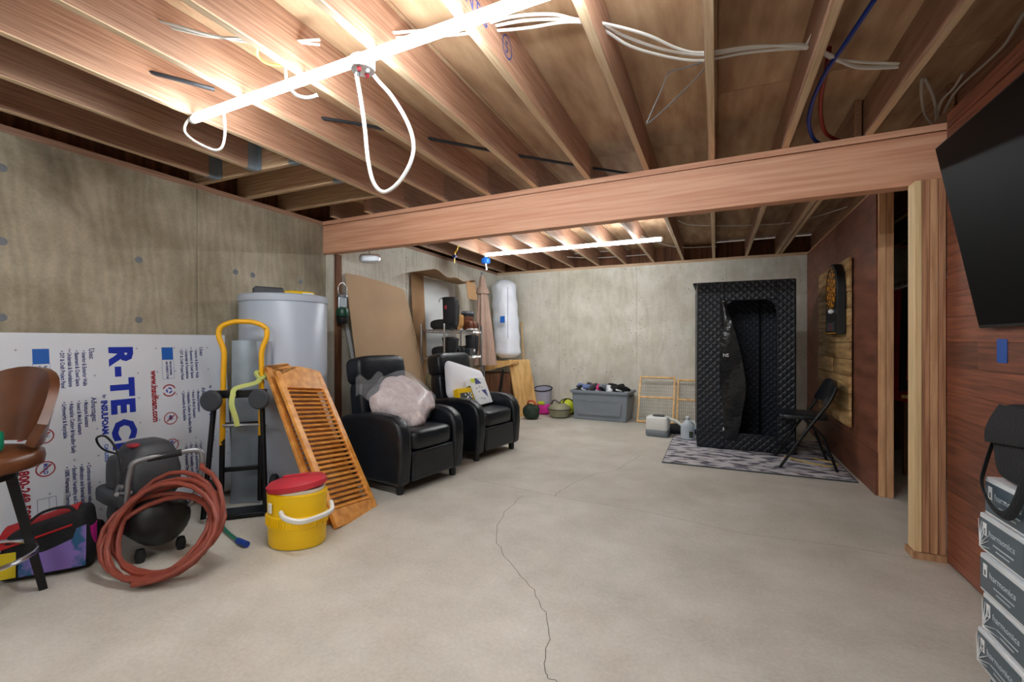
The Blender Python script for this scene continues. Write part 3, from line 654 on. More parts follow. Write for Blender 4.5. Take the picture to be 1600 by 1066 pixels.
# ================================================================== MIDDLE: RECLINERS, SHELF, LEANING SHEETS
def recliner(label, loc, rz):
    t = thing('recliner', label, 'armchair', loc, rz, 'black leather recliners')
    ap = [(-.42, .07), (.395, .07), (.415, .30), (.41, .45), (.37, .535), (.29, .58), (.15, .592), (-.05, .585), (-.25, .55), (-.37, .49), (-.42, .41)]
    for s_ in (-1, 1):
        M = Matrix.Translation((0, s_ * .305, 0)) @ Matrix.Rotation(pi / 2, 4, 'X')
        MB().prism(ap, -.06, .06).build('armrest', 'leather', t, bevel=.035, seg=4, M=M)
    MB().sup((.07, 0, .385), (.34, .243, .085), .35, .3, 32, 14).build('seat_cushion', 'leather', t, True)
    MB().bb((.335, -.238, .085), (.405, .238, .31)).build('footrest_panel', 'leather', t, bevel=.02, seg=3)
    MB().bb((-.38, -.24, .08), (.33, .24, .31)).build('base', 'black_fabric', t, bevel=.01)
    R = Matrix.Translation((-.18, 0, .40)) @ Matrix.Rotation(radians(-9), 4, 'Y')
    MB().sup((-.03, 0, .20), (.085, .25, .24), .35, .3, 30, 14, M=None).build('backrest', 'leather', t, True, M=R)
    MB().sup((-.02, 0, .505), (.10, .262, .125), .42, .28, 32, 14).build('head_cushion', 'leather', t, True, M=R)
    for x in (-.33, .33):
        for y in (-.30, .30): MB().lathe([(.026, 0), (.03, .02), (.03, .075)], 14, c=(x, y, 0)).build('foot', 'black_plastic', t, True)
    return t
R1 = (-2.44, 3.12, 0); R2 = (-2.37, 4.20, 0)
rc1 = recliner('black leather recliner holding a bagged pink blanket', R1, radians(-9))
rc2 = recliner('black leather recliner holding a white pillow and two boxes', R2, radians(-10))
def inl(loc, rz, p): return Vector(loc) + (rotz(rz) @ Vector(p))
# bagged blanket
bg = thing('bagged_blanket', 'pale pink fluffy blanket in clear plastic bag on the recliner', 'blanket', tuple(inl(R1, radians(-9), (.02, .03, .48))), radians(-9))
def bl_fn(p): return Vector((p.x + .015 * sin(p.y * 30), p.y + .012 * sin(p.z * 40), p.z + .018 * sin(p.x * 25 + p.y * 18)))
MB().sup((0, 0, 0), (.12, .25, .235), .5, .55, 40, 24, fn=bl_fn).build('blanket', 'blanket', bg, True, M=Matrix.Translation((0, 0, .145)) @ Matrix.Rotation(radians(-48), 4, 'Y') @ Matrix.Rotation(radians(28), 4, 'X'))
random.seed(5)
def film(p):
    n = sin(p.x * 31 + p.y * 23) * .010 + sin(p.z * 41 + p.y * 37) * .010
    return p * (1 + n * 3)
MB().sup((0, 0, 0), (.145, .285, .255), .7, .7, 40, 24, fn=film).build('plastic_bag', 'clear_film', bg, True, M=Matrix.Translation((-.01, .0, .165)) @ Matrix.Rotation(radians(-46), 4, 'Y') @ Matrix.Rotation(radians(22), 4, 'X'))
MB().grid(lambda u, v: (-.05 - .06 * u, -.18 - .22 * u, .22 + .16 * v * (1 - .2 * u) + .03 * sin(u * 9) + .02 * sin(v * 8)), 10, 6).build('bag_mouth', 'clear_film', bg, True)
# pillow and boxes
pw = MB().sup((0, 0, 0), (.08, .27, .20), .28, .7, 40, 20, fn=lambda p: Vector((p.x * (1 - .75 * (abs(p.z) / .2) ** 3), p.y * (1 + .06 * (abs(p.z) / .2) ** 2), p.z * (1 + .08 * (abs(p.y) / .27) ** 3)))).build('pillow', 'pillow_white', None, True)
pw.matrix_world = Matrix.Translation(inl(R2, radians(-10), (-.03, -.03, .70))) @ rotz(radians(-10)) @ Matrix.Rotation(radians(-20), 4, 'Y') @ Matrix.Rotation(radians(-16), 4, 'X'); tag(pw, 'plump white bed pillow propped on the recliner', 'pillow')
def carton(name, label, loc, rz, tilt, d, mname, mats):
    t = bpy.data.objects.new(name, None); COL.objects.link(t); t.matrix_world = Matrix.Translation(loc) @ rotz(rz) @ Matrix.Rotation(tilt, 4, 'Y'); tag(t, label, 'box')
    MB().bb((-d[0] / 2, -d[1] / 2, 0), (d[0] / 2, d[1] / 2, d[2])).build('carton', mname, t, bevel=.003)
    return t
wbx = carton('product_box', 'white and yellow cardboard product box with dark blue triangles on the recliner', inl(R2, radians(-10), (.13, .05, .478)), radians(-2), radians(-22), (.10, .30, .29), 'print_white', None)
MB().add([(.0508, -.145, .24), (.0508, -.06, .24), (.0508, .0, .285), (.0508, -.145, .285)], [(0, 1, 2, 3)]).build('print_yellow', 'lime', wbx)
MB().add([(.051, -.08, .22), (.051, .05, .22), (.051, -.02, .283), (.051, -.06, .283)], [(0, 1, 2, 3)]).build('print_triangle', 'print_navy', wbx)
MB().add([(.051, .0, .15), (.051, .09, .15), (.051, .09, .06)], [(0, 1, 2)]).build('print_triangle', 'print_navy', wbx)
m = MB()
for (y, z) in ((-.09, .17), (-.06, .13), (-.02, .18), (.02, .17), (-.05, .06), (.0, .05)): m.add([(.051, y, z), (.051, y + .014, z), (.051, y + .014, z + .014), (.051, y, z + .014)], [(0, 1, 2, 3)])
m.build('print_pictures', 'dark_green', wbx)
MB().add([(-.02, -.1505, .01), (.03, -.1505, .01), (.03, -.1505, .22), (-.02, -.1505, .22)], [(0, 1, 2, 3)]).build('print_band', 'dark_green', wbx)
ybx = carton('tool_case', 'yellow plastic organiser case standing beside the white box', inl(R2, radians(-10), (.13, -.20, .478)), radians(-14), radians(-20), (.07, .20, .20), 'yellow_plastic', None)
MB().bb((.0355, -.08, .03), (.038, .08, .15)).build('clear_lid', 'dark_grey', ybx)
m = MB(); random.seed(2)
for i in range(14): y = -.07 + .14 * random.random(); z = .04 + .09 * random.random(); m.bb((.038, y, z), (.0395, y + .014, z + .02))
m.build('contents', 'print_white', ybx)

# ---- cardboard sheets and boards leaning on the rear left wall
XW = XL + .09
def csheet(u, v):
    y0, y1 = 3.47, 4.60
    zt = 1.83 - .14 * u ** 1.5 - .62 * max(0, u - .74) / .26 * 1.0
    z = .01 + (zt - .01) * v; lean_ = .30 * (1 - v) ** 1.0 + .03
    bow = .10 * sin(u * pi * .9) * v + .14 * max(0, u - .55) * (v)
    return (XW + lean_ + bow * .8, y0 + (y1 - y0) * u, z)
tag(MB().grid(csheet, 22, 16, 0, .006).build('cardboard_sheet', 'cardboard', None, True), 'large plain tan cardboard sheet bowing behind the recliner', 'cardboard')
tag(MB().grid(lambda u, v: (XW + .012 + .26 * (1 - v), 3.455 + .04 * u + .10 * (1 - v), .01 + 1.45 * v), 2, 4, 0, .006).build('panel_sheet', 'white_board', None), 'thin white sheet edge behind the big cardboard by the post', 'panel')
tag(MB().box((XW + .32, 3.44, .34), (.02, .09, .68), 0, Matrix.Rotation(radians(-12), 3, 'Y')).build('wood_plank', 'old_wood', None), 'short brown wood plank leaning by the post behind the recliner', 'plank')
tag(MB().grid(lambda u, v: (XW + .02 + .10 * (1 - v), 4.56 + .26 * u, .01 + 1.97 * v), 2, 4, 0, .006).build('cardboard_sheet', 'cardboard_dark', None), 'narrow tall brown cardboard strip left of the white board', 'cardboard')
tag(MB().grid(lambda u, v: (XW + .013 + .06 * (1 - v), 4.72 + .88 * u, .01 + 1.95 * v), 2, 2, 0, .012).build('whiteboard', 'white_board', None), 'tall white board standing against concrete behind the boot rack', 'panel')
# cardboard flap over the top of the white board
cf = thing('cardboard_carton', 'flattened torn brown carton lying over the white board top', 'cardboard', (XW, 4.55, 1.965))
MB().grid(lambda u, v: (.015 + .30 * v, .0 + 1.12 * u, .018 + .018 * sin(u * 7 + 1) * v + .02 * sin(u * 15) * v * v - .02 * u), 24, 6, 0, .005).build('top_flap', 'cardboard_dark', cf, True)
MB().grid(lambda u, v: (.30 + .03 * v, .86 + .26 * u, .0 - .24 * v), 4, 4, 0, .005).build('hanging_flap', 'cardboard_dark', cf, True)
# ---- lantern on the post
ln = at(523, 470, XL * 0 + 4.40); lt_ = thing('camping_lantern', 'green camping lantern hanging on the wooden post', 'lantern', (XL + .165, 3.39, 1.38))
MB().lathe([(.03, 0), (.06, .01), (.065, .05), (.055, .085), (.03, .10)], 20).build('fuel_tank', 'lantern_green', lt_, True)
MB().lathe([(.035, .10), (.042, .11), (.042, .19), (.035, .20)], 20).build('globe', 'clear_jug', lt_, True)
MB().lathe([(.055, .20), (.05, .22), (.02, .24)], 20).build('hood', 'steel', lt_, True)
for s_ in (-1, 1): MB().tube([(0, s_ * .045, .09), (0, s_ * .045, .21)], .004, 6).build('guard_rod', 'chrome', lt_, True)
MB().tube(spline([(0, -.05, .22), (0, -.055, .30), (0, 0, .34), (0, .055, .30), (0, .05, .22)], 5), .003, 6).build('bail_handle', 'chrome', lt_, True)
MB().lathe([(.05, -.06), (.06, -.03), (.06, 0)], 20).build('base_cup', 'black_plastic', lt_, True)
# ---- chrome mirror hanging below the beam
mr = thing('chrome_mirror', 'small chrome rectangular mirror under the beam above the cardboard', 'mirror', (-3.02, 3.42, 2.0), radians(30))
MB().sup((0, 0, -.06), (.10, .012, .045), .5, .5).build('frame', 'chrome', mr, True); MB().sup((0, -.008, -.06), (.085, .008, .034), .5, .5).build('mirror_glass', 'steel', mr, True); MB().tube([(0, 0, -.02), (0, -.06, .02)], .006, 8).build('stem', 'chrome', mr, True)

# ---- wire rack with boots
SX0, SX1, SY0, SY1 = XW + .13, XW + .46, 4.62, 5.56
rk = thing('wire_rack', 'chrome wire shelving rack stacked with boots', 'shelf', (SX0, SY0, 0)); dx, dy = SX1 - SX0, SY1 - SY0
for x in (0, dx):
    for y in (0, dy): MB().tube([(x, y, .0), (x, y, 1.36)], .0125, 10).build('post', 'chrome', rk, True)
for z in (.12, .55, .955, 1.285):
    m = MB()
    for zz in (z - .03, z):
        m.tube([(0, 0, zz), (dx, 0, zz), (dx, dy, zz), (0, dy, zz)], .004, 6, True)
    for (ax, L2) in (('y', dy), ('x', dx)):
        n = int(L2 / .05)
        for i in range(n):
            p = L2 * i / n; q = L2 * (i + .5) / n; r2 = L2 * (i + 1) / n
            for o2 in ((0, dx) if ax == 'y' else (0, dy)):
                f_ = (lambda s2, zz: (o2, s2, zz)) if ax == 'y' else (lambda s2, zz: (s2, o2, zz))
                m.tube([f_(p, z - .03), f_(q, z), f_(r2, z - .03)], .0028, 4)
    for i in range(int(dy / .028)): y = (i + .5) * .028; m.tube([(0, y, z + .002), (dx, y, z + .002)], .0022, 4)
    m.build('wire_shelf', 'chrome', rk, True)
def boot_parts(t, hgt, m_sh, m_ft, m_so, ft=.27, cuff=None):
    w_ = .052
    MB().sup((0, 0, hgt * .52 + .03), (.088, .068, hgt * .48), .3, .8, 20, 12, fn=lambda p: Vector((p.x * (1 + .15 * p.z / hgt) - .01, p.y, p.z))).build('shaft', m_sh, t, True)
    MB().sup((.07, 0, .06), (ft * .56, .058, .06), .6, .65, 24, 12, fn=lambda p: Vector((p.x, p.y, p.z * (1.15 - .9 * max(0, p.x))))).build('foot', m_ft, t, True)
    MB().prism([(-.07, -.04), (-.04, -.048), (.06, -.045), (.13, -.052), (.19, -.04), (.21, 0), (.19, .04), (.13, .052), (.06, .045), (-.04, .048), (-.07, .04)], 0, .025).build('sole', m_so, t, bevel=.004)
    MB().lathe([(.085, hgt - .01), (.092, hgt - .005), (.092, hgt + .02), (.08, hgt + .025)], 18, c=(-.003, 0, .0), sy=.78).build('cuff', cuff or m_sh, t, True)
def boot(label, loc, rz, hgt, ms, group='boots on the wire rack', sc=1.0, **k):
    t = thing('boot', label, 'boot', loc, rz, group); t.scale = (sc, sc, 1); boot_parts(t, hgt, *ms, **k); return t
BK = ('boot_black', 'boot_black', 'black_plastic')
b1 = boot('tall black winter boot with red round badge on rack top shelf', (-2.98, 4.78, 1.29), radians(196), .37, BK, ft=.30)
badge = MB().lathe([(.026, -.002), (.026, .002)], 20).build('badge', 'print_red', b1, True, M=basis((.02, .064, .27), (1, 0, 0), (0, 0, 1))); badge2 = MB().bb((-.014, -.008, .002), (.014, .008, .003)).build('badge_mark', 'print_white', badge)
MB().tube(spline([(.06, .03, .37), (.09, .04, .385), (.11, .05, .36), (.115, .05, .33)], 5), .004, 6).build('drawcord', 'black_fabric', b1, True)
boot('tall black winter boot leaning behind its mate on rack top shelf', (-3.06, 4.96, 1.29), radians(215), .32, BK)
boot('tan suede boot between black boots on rack top shelf', (-3.04, 5.10, 1.29), radians(250), .17, ('tan_leather', 'tan_leather', 'print_white'), sc=.72)
for y, q in ((5.20, 'left'), (5.31, 'right')): boot('brown leather ankle boot with pale sole on rack top shelf', (-3.0, y, 1.29), radians(-20), .15, ('boot_brown', 'boot_brown', 'white_plastic'), ft=.22, sc=.72)
for y in (5.40, 5.50): boot('dark boot with grey fur cuff at rack top shelf end', (-3.10, y, 1.29), radians(-15), .24, BK, cuff='mid_grey', sc=.7)
boot('short black boot on rack second shelf end', (-2.98, 4.78, .96), radians(196), .21, BK)
for y in (4.98, 5.09): boot('plain black boot upright beside a small carton on rack second shelf', (-3.10, y, .96), radians(0), .20, BK, sc=.72)
for y in (5.36, 5.46): boot('black laced snow boot with cord on rack second shelf', (-3.02, y, .96), radians(190), .24, BK, sc=.72)
sb = MB().bb((0, 0, 0), (.10, .16, .09)).build('shoe_carton', 'dark_grey', None, bevel=.002, loc=(-2.99, 5.13, .962)); tag(sb, 'small dark carton between boots on rack second shelf', 'box')
MB().bb((.1005, .10, .05), (.1012, .14, .08)).build('price_label', 'print_white', sb)
for (y, hh, mm, lb) in ((4.72, .12, 'khaki', 'khaki cloth bundle on the low rack shelf'), (4.95, .15, 'black_cloth', 'black cloth bundle on the low rack shelf'), (5.30, .12, 'mid_grey', 'grey cloth bundle on the low rack shelf')):
    random.seed(int(y * 100)); tag(MB().sup((0, 0, hh), (.13, .10, hh), .7, .7, 20, 12, fn=lambda p: p * (1 + .06 * sin(p.x * 40 + p.z * 30))).build('cloth_bundle', mm, None, True, loc=(-3.12, y, .552)), lb, 'cloth')
# ---- folded patio umbrella and wrapped roll in the corner
um = thing('patio_umbrella', 'closed beige patio umbrella leaning in the rear corner', 'umbrella', (-3.08, 5.92, 0))
def uf(u, v):
    a = u * 2 * pi; z = .80 + 1.32 * v; r = .035 + .12 * (1 - v) ** .8 + .022 * sin(a * 8) * (1.1 - v); return (r * cos(a) - .10 * v, r * sin(a) + .10 * v, z)
MB().grid(uf, 64, 14).build('canopy', 'umbrella_cloth', um, True)
MB().grid(lambda u, v: ((.07 + .035 * v) * cos(u * 2 * pi) - .09, (.07 + .035 * v) * sin(u * 2 * pi) + .09, 1.95 - .10 * v), 24, 2).build('vent_flap', 'umbrella_cloth', um, True)
MB().tube([(0, 0, 0), (-.11, .11, 2.18)], .017, 10).build('pole', 'steel', um, True)
rl = thing('wrapped_roll', 'big white plastic wrapped roll standing in the rear corner', 'roll', (-2.98, 6.50, .885))
def rf(u, v):
    a = u * 2 * pi; r = .205 + .008 * sin(a * 5 + v * 4) + .006 * sin(v * 30); 
    if v < .06: r *= .55 + .45 * (v / .06) ** .5
    if v > .94: r *= .55 + .45 * ((1 - v) / .06) ** .5
    return (r * cos(a) - .14 * v, r * sin(a) * .8 + .16 * v, 1.24 * v)
m = MB().grid(rf, 40, 30); m.lathe([(.11, 0), (.105, .002)], 24); m.lathe([(.11, 1.238), (.10, 1.242)], 24, c=(-.14, .16, 0)); m.build('roll_body', 'bag_white', rl, True)
Mr = basis((.05, -.175, .55), Vector((1, -.12, 0)), Vector((-.11, .1, 1)))
MB().bb((-.10, .0, .0), (-.02, .10, .006)).build('printed_label', 'print_mid', rl, M=Mr); MB().bb((.03, -.25, .0), (.035, .55, .004)).build('print_line', 'print_navy', rl, M=Mr)
# ---- wood frame / tabletop in the corner that carries the roll
fr = thing('wood_easel', 'orange pine plank frame propped in the rear corner under the roll', 'wood frame', (-3.14, 6.2, 0))
bA = gnd(822, 628); 
MB().grid(lambda u, v: (.42 - .16 * v + .20 * u * 1.0, .12 + .34 * u, .0 + .86 * v), 1, 1, 0, .03).build('plank', 'pine', fr)
MB().box((.05, .0, .76), (.62, .035, .08), 0, Matrix.Rotation(radians(-14), 3, 'Y')).build('top_rail', 'pine', fr)
MB().bb((-.25, .03, .0), (.28, .36, .66)).build('backing', 'old_wood', fr); MB().tube([(.12, -.05, 0), (.22, .0, .72)], .018, 8).build('brace', 'black_metal', fr, True)
MB().bb((-.27, .02, .80), (.36, .40, .84)).build('shelf_board', 'pine', fr)
tag(MB().tube([Vector((-2.74, 6.66, .012)), onY(815, 503, 6.97)], .013, 8).build('wood_stick', 'pine', None, True), 'thin pale wooden stick leaning in the rear corner', 'stick')
# ================================================================== REAR WALL
db = thing('drawstring_bag', 'dark green and orange stuffed bag beside recliner at rear', 'bag', (-2.48, 6.24, 0))
MB().sup((0, 0, .11), (.12, .11, .11), .7, .8, 24, 14, fn=lambda p: p * (1 + .05 * sin(p.x * 50 + p.z * 35))).build('body', 'dark_green', db, True); MB().tube(spline([(-.06, 0, .20), (-.02, -.04, .27), (.05, -.02, .26), (.08, 0, .19)], 5), .014, 8).build('strap', 'orange_plastic', db, True)
mbg = thing('mesh_bag', 'grey mesh bag with pink and yellow bottom near the storage bin', 'bag', (-2.48, 6.74, 0)); mbg.scale = (1.2, 1.1, 1.1)
MB().grid(lambda u, v: ((.105 + .015 * v) * cos(u * 2 * pi), (.085 + .02 * v) * sin(u * 2 * pi), .15 + .21 * v + .03 * sin(u * 2 * pi) * v), 28, 8, 0, .004).build('mesh_side', 'mesh_grey', mbg, True)
MB().sup((0, 0, .085), (.108, .088, .083), .5, .8, 28, 12).build('bottom', 'magenta', mbg, True); MB().sup((.0, -.07, .17), (.05, .03, .03), .8, .8).build('ball', 'lime', mbg, True)
MB().tube([(.122 * cos(i * 2 * pi / 24), .106 * sin(i * 2 * pi / 24), .365 + .03 * sin(i * 2 * pi / 24)) for i in range(24)], .008, 6, True).build('rim', 'black_fabric', mbg, True)
bw = thing('round_bowl_bag', 'khaki round bowl shaped carrier with black handles', 'bag', (-2.15, 6.55, 0)); bw.scale = (1.15, 1.15, 1.15)
MB().lathe([(.09, 0), (.12, .02), (.145, .10), (.15, .115), (.13, .15), (.08, .18), (.01, .19)], 30).build('body', 'khaki', bw, True); MB().tube([(.151 * cos(i * 2 * pi / 28), .151 * sin(i * 2 * pi / 28), .113) for i in range(28)], .006, 6, True).build('rim', 'black_plastic', bw, True)
MB().tube(spline([(-.13, 0, .12), (-.07, -.02, .22), (.0, -.03, .20), (.08, -.02, .15), (.13, 0, .12)], 5), .008, 6).build('handle', 'black_plastic', bw, True)
yb = thing('ball_carrier', 'yellow and black ball carrier behind khaki bowl', 'ball', (-2.12, 6.86, 0)); MB().sup((0, 0, .12), (.13, .12, .12), 1, 1, 24, 14).build('ball', 'lime', yb, True)
for rr in (0, 1.2): MB().tube([(.133 * cos(a) * cos(rr), .133 * cos(a) * sin(rr) * .95, .12 + .124 * sin(a)) for a in [i * 2 * pi / 28 for i in range(28)]], .012, 6, True).build('strap', 'black_fabric', yb, True)
# ---- grey storage bin
gb = thing('storage_bin', 'large grey plastic storage bin overflowing with shoes', 'storage bin', (-1.52, 6.70, 0), radians(-3))
def taper(w0, d0, w1, d1, z0, z1): return [(-w0, -d0, z0), (w0, -d0, z0), (w0, d0, z0), (-w0, d0, z0), (-w1, -d1, z1), (w1, -d1, z1), (w1, d1, z1), (-w1, d1, z1)]
FB = [(3, 2, 1, 0), (0, 1, 5, 4), (1, 2, 6, 5), (2, 3, 7, 6), (3, 0, 4, 7)]
m = MB().add(taper(.385, .19, .41, .215, .0, .40), FB); m.add([(a * .985, b * .985, c + .01) for a, b, c in taper(.385, .19, .41, .215, .0, .39)], FB); m.build('body', 'tote_grey', gb, bevel=.012, seg=3)
m = MB()
for (a, b) in (((-.43, -.235, .39), (.43, -.205, .43)), ((-.43, .205, .39), (.43, .235, .43)), ((-.43, -.235, .39), (-.40, .235, .43)), ((.40, -.235, .39), (.43, .235, .43))): m.bb(a, b)
m.build('rim', 'tote_grey', gb, bevel=.006)
m = MB().add([(-.33, -.2115, .08), (.30, -.2115, .08), (.33, -.222, .29), (.28, -.2255, .265), (-.28, -.2255, .265), (-.36, -.222, .29)], [(0, 1, 2, 3, 4, 5)]); m.build('front_panel', 'tote_grey', gb)
for s_ in (-1, 1): MB().box((s_ * .425, 0, .36), (.03, .16, .035)).build('end_handle', 'dark_grey', gb, bevel=.006)
random.seed(9); cs = ['black_cloth', 'blue_cloth', 'dark_grey', 'pink_cloth', 'mid_grey', 'print_white', 'black_fabric']
for i in range(15):
    c = Vector((-.30 + .60 * (i % 8) / 7 + random.uniform(-.03, .03), -.10 + .17 * (i // 8) + random.uniform(-.03, .03), .415 + random.uniform(0, .03)))
    t = thing('shoe', ['dark shoe piled in the grey storage bin', 'pale blue shoe piled in the grey storage bin', 'charcoal shoe piled in the grey storage bin', 'pink shoe piled in the grey storage bin', 'grey shoe piled in the grey storage bin', 'white shoe piled in the grey storage bin', 'black cloth shoe piled in the grey storage bin'][i % 7], 'shoe', tuple(Matrix.Translation((-1.52, 6.70, 0)) @ rotz(radians(-3)) @ c), random.uniform(0, 6.28), 'shoes in the storage bin')
    MB().sup((0, 0, .035), (.11, .042, .045), .7, .7, 18, 10, fn=lambda p: Vector((p.x, p.y, p.z * (1 - 2.5 * max(0, p.x))))).build('upper', cs[i % 7], t, True)
    MB().prism([(-.11, -.035), (.0, -.034), (.07, -.042), (.115, 0), (.07, .042), (0, .034), (-.11, .035)], -.008, .012).build('sole', 'print_white' if i % 2 else 'black_plastic', t)
    t.rotation_euler.x = random.uniform(-.5, .5); t.rotation_euler.y = random.uniform(-.5, .3)
# ---- wooden pet gates leaning on the rear wall
def gate(label, x0, x1, y0, y1, h):
    M = basis((x0, y0, .004), (x1 - x0, 0, 0), (0, y1 - y0, h)); wd = x1 - x0; L2 = math.hypot(y1 - y0, h)
    t = bpy.data.objects.new('pet_gate', None); COL.objects.link(t); t.matrix_world = M; tag(t, label, 'gate', 'pet gates on the rear wall')
    for x in (0, wd - .025): MB().bb((x, 0, 0), (x + .025, L2, .022)).build('frame_upright', 'pine', t, bevel=.002)
    for y in (0, L2 * .52, L2 - .025): MB().bb((.025, y, .002), (wd - .025, y + .025, .02)).build('frame_rail', 'pine', t, bevel=.002)
    m = MB(); n = int(wd / .026)
    for i in range(1, n): m.tube([(i * wd / n, .01, .011), (i * wd / n, L2 - .01, .011)], .0022, 4)
    k = int(L2 / .05)
    for i in range(1, k): m.tube([(.01, i * L2 / k, .013), (wd - .01, i * L2 / k, .013)], .0022, 4)
    m.build('wire_mesh', 'white_plastic', t)
gate('wood framed wire mesh pet gate, the outer one beside the storage bin', -1.02, -.52, 6.60, 6.93, .62)
gate('wood framed wire mesh pet gate, the one running behind the black tent', -.50, .12, 6.64, 6.95, .59)
# ---- jugs
pj = gnd(1027, 683); pt = thing('portable_toilet', 'small white jug box with grey base beside the rug', 'jug', (pj.x, pj.y + .09, 0), radians(-6))
MB().sup((0, 0, .04), (.135, .105, .04), .25, .3, 28, 10).build('base', 'mid_grey', pt, True); MB().sup((0, 0, .155), (.13, .10, .085), .25, .3, 28, 10).build('body', 'white_plastic', pt, True)
MB().sup((.01, -.01, .243), (.07, .05, .012), .5, .6).build('lid', 'dark_grey', pt, True); MB().tube([(.10, .03, .22), (.20, .04, .19), (.30, .03, .12)], .017, 8).build('spout', 'white_plastic', pt, True)
wj = gnd(1077, 690); jg = thing('water_jug', 'clear plastic gallon water jug at the tent corner', 'jug', (wj.x - .02, wj.y + .07, .014), 0)
MB().lathe([(.065, 0), (.078, .01), (.078, .14), (.07, .17), (.03, .215), (.022, .22), (.022, .245)], 24).build('body', 'clear_jug', jg, True); MB().lathe([(.024, .24), (.024, .262)], 16).build('cap', 'white_plastic', jg, True)
MB().tube(spline([(.03, -.02, .21), (.08, -.05, .20), (.085, -.055, .13)], 5), .011, 8).build('handle', 'clear_jug', jg, True); MB().bb((.02, -.0795, .03), (.06, -.074, .10)).build('label', 'dark_green', jg)
tag(MB().sup((-.45, 6.02, .055), (.26, .12, .055), .7, .8, 28, 12, fn=lambda p: p * (1 + .05 * sin(p.x * 30 + p.y * 20))).build('black_bag', 'black_fabric', None, True), 'crumpled black bag lying behind the white jug box', 'bag')
# ---- rug
rg = MB().bb((-.46, 4.50, .001), (1.05, 6.10, .010)).build('rug', 'rug', None, bevel=.002); tag(rg, 'distressed grey and white rug under the black tent', 'rug')
MB().tube([(-.46, 4.50, .006), (1.05, 4.50, .006), (1.05, 6.10, .006), (-.46, 6.10, .006)], .006, 6, True).build('bound_edge', 'dark_grey', rg, True)
tag(MB().tube(spline([(.62, 5.18, .017), (.75, 5.02, .017), (.95, 4.92, .017), (1.02, 5.05, .017), (.86, 5.2, .017)], 6), .006, 6).build('extension_lead', 'cable_yellow', None, True), 'yellow cord on the rug under the folding chair', 'cord')
# ---- steam sauna tent
TX0, TX1, TY0, TY1, TZ = -.185, .735, 5.29, 6.18, 1.765
tn = thing('sauna_tent', 'tall black quilted sauna tent with open door on the rug', 'tent', (0, 0, .011))
wl_ = lambda a, b, nm, mt, bev=.012: MB().bb(a, b).build(nm, mt, tn, bevel=bev, seg=3)
DX0, DX1, DZ0, DZ1 = .09, .56, .18, 1.56
wl_((TX0, TY0, 0), (DX0, TY0 + .03, TZ), 'front_panel', 'quilt_black'); wl_((DX1, TY0, 0), (TX1, TY0 + .03, TZ), 'front_panel', 'quilt_black')
wl_((DX0 - .01, TY0 + .001, 0), (DX1 + .01, TY0 + .029, DZ0), 'front_panel', 'quilt_black'); wl_((DX0 - .01, TY0 + .001, DZ1), (DX1 + .01, TY0 + .029, TZ), 'front_panel', 'quilt_black')
MB().prism([(DX0 - .002, DZ1 - .0), (DX0 - .002, DZ1 - .11)] + [(DX0 + .10 * (1 - cos(a)), DZ1 - .11 + .11 * sin(a)) for a in [i * pi / 16 for i in range(9)]][1:], 0, .025, M=basis((0, TY0 + .027, 0), (1, 0, 0), (0, 0, 1))).build('door_corner', 'quilt_black', tn)
MB().prism([(DX1 + .002, DZ1 - .11), (DX1 + .002, DZ1)] + list(reversed([(DX1 - .10 * (1 - cos(a)), DZ1 - .11 + .11 * sin(a)) for a in [i * pi / 16 for i in range(9)]][1:])), 0, .025, M=basis((0, TY0 + .027, 0), (1, 0, 0), (0, 0, 1))).build('door_corner', 'quilt_black', tn)
MB().add([(TX0, TY0 + .02, 0), (TX0 - .05, TY1, 0), (TX0 - .05, TY1, TZ - .05), (TX0, TY0 + .02, TZ)], [(0, 1, 2, 3)]).build('side_panel', 'quilt_black', tn)
wl_((TX1 - .025, TY0 + .02, 0), (TX1, TY1, TZ), 'side_panel', 'quilt_black'); wl_((TX0 - .045, TY1 - .025, 0), (TX1, TY1, TZ - .02), 'back_panel', 'quilt_inner')
wl_((TX0 - .04, TY0 + .005, TZ - .025), (TX1, TY1, TZ), 'roof_panel', 'quilt_black'); wl_((TX0, TY0 + .03, 0), (TX1 - .03, TY1 - .03, .02), 'floor_panel', 'black_fabric')
MB().tube([(TX0 + .01, TY0 - .001, TZ - .11), (TX1 - .01, TY0 - .001, TZ - .11)], .004, 6).build('piping', 'black_plastic', tn); MB().tube([(TX0 + .01, TY0 - .001, .16), (TX1 - .01, TY0 - .001, .16)], .004, 6).build('piping', 'black_plastic', tn)
for (x, y) in ((DX1 - .08, TY1 - .06), (TX0 + .05, TY0 + .07), (TX1 - .07, TY0 + .07)): MB().tube([(x, y, .02), (x, y, TZ - .03)], .011, 8).build('frame_pole', 'black_metal', tn, True)
# peeled door flap hanging from its upper left corner
def flap(u, v):
    wdt = .05 + .19 * sin(min(1, v * 1.25) * pi * .62) ** 1.3 * (1 if v < .62 else max(.35, 1 - (v - .62) * 1.6))
    x = DX0 - .05 + wdt * u + .015 * sin(v * 9); y = TY0 - .012 - .10 * u * sin(v * pi * .9) - .02 * sin(v * 14 + u * 3) * u
    return (x + .03 * v, y, 1.55 - 1.44 * v)
fp = MB().grid(flap, 12, 40, 0, .008).build('door_flap', 'flap_shiny', tn, True)
text('NS', .05, basis(Vector(flap(.12, .40)) + Vector((0, -.02, 0)), (1, -.45, 0), (0, 0, 1)), 'print_white', tn, 'logo')
for z in (1.53, .20): MB().bb((DX0 - .02, TY0 - .03, z), (DX0 - .008, TY0 - .018, z + .03)).build('zipper_pull', 'print_white', tn)
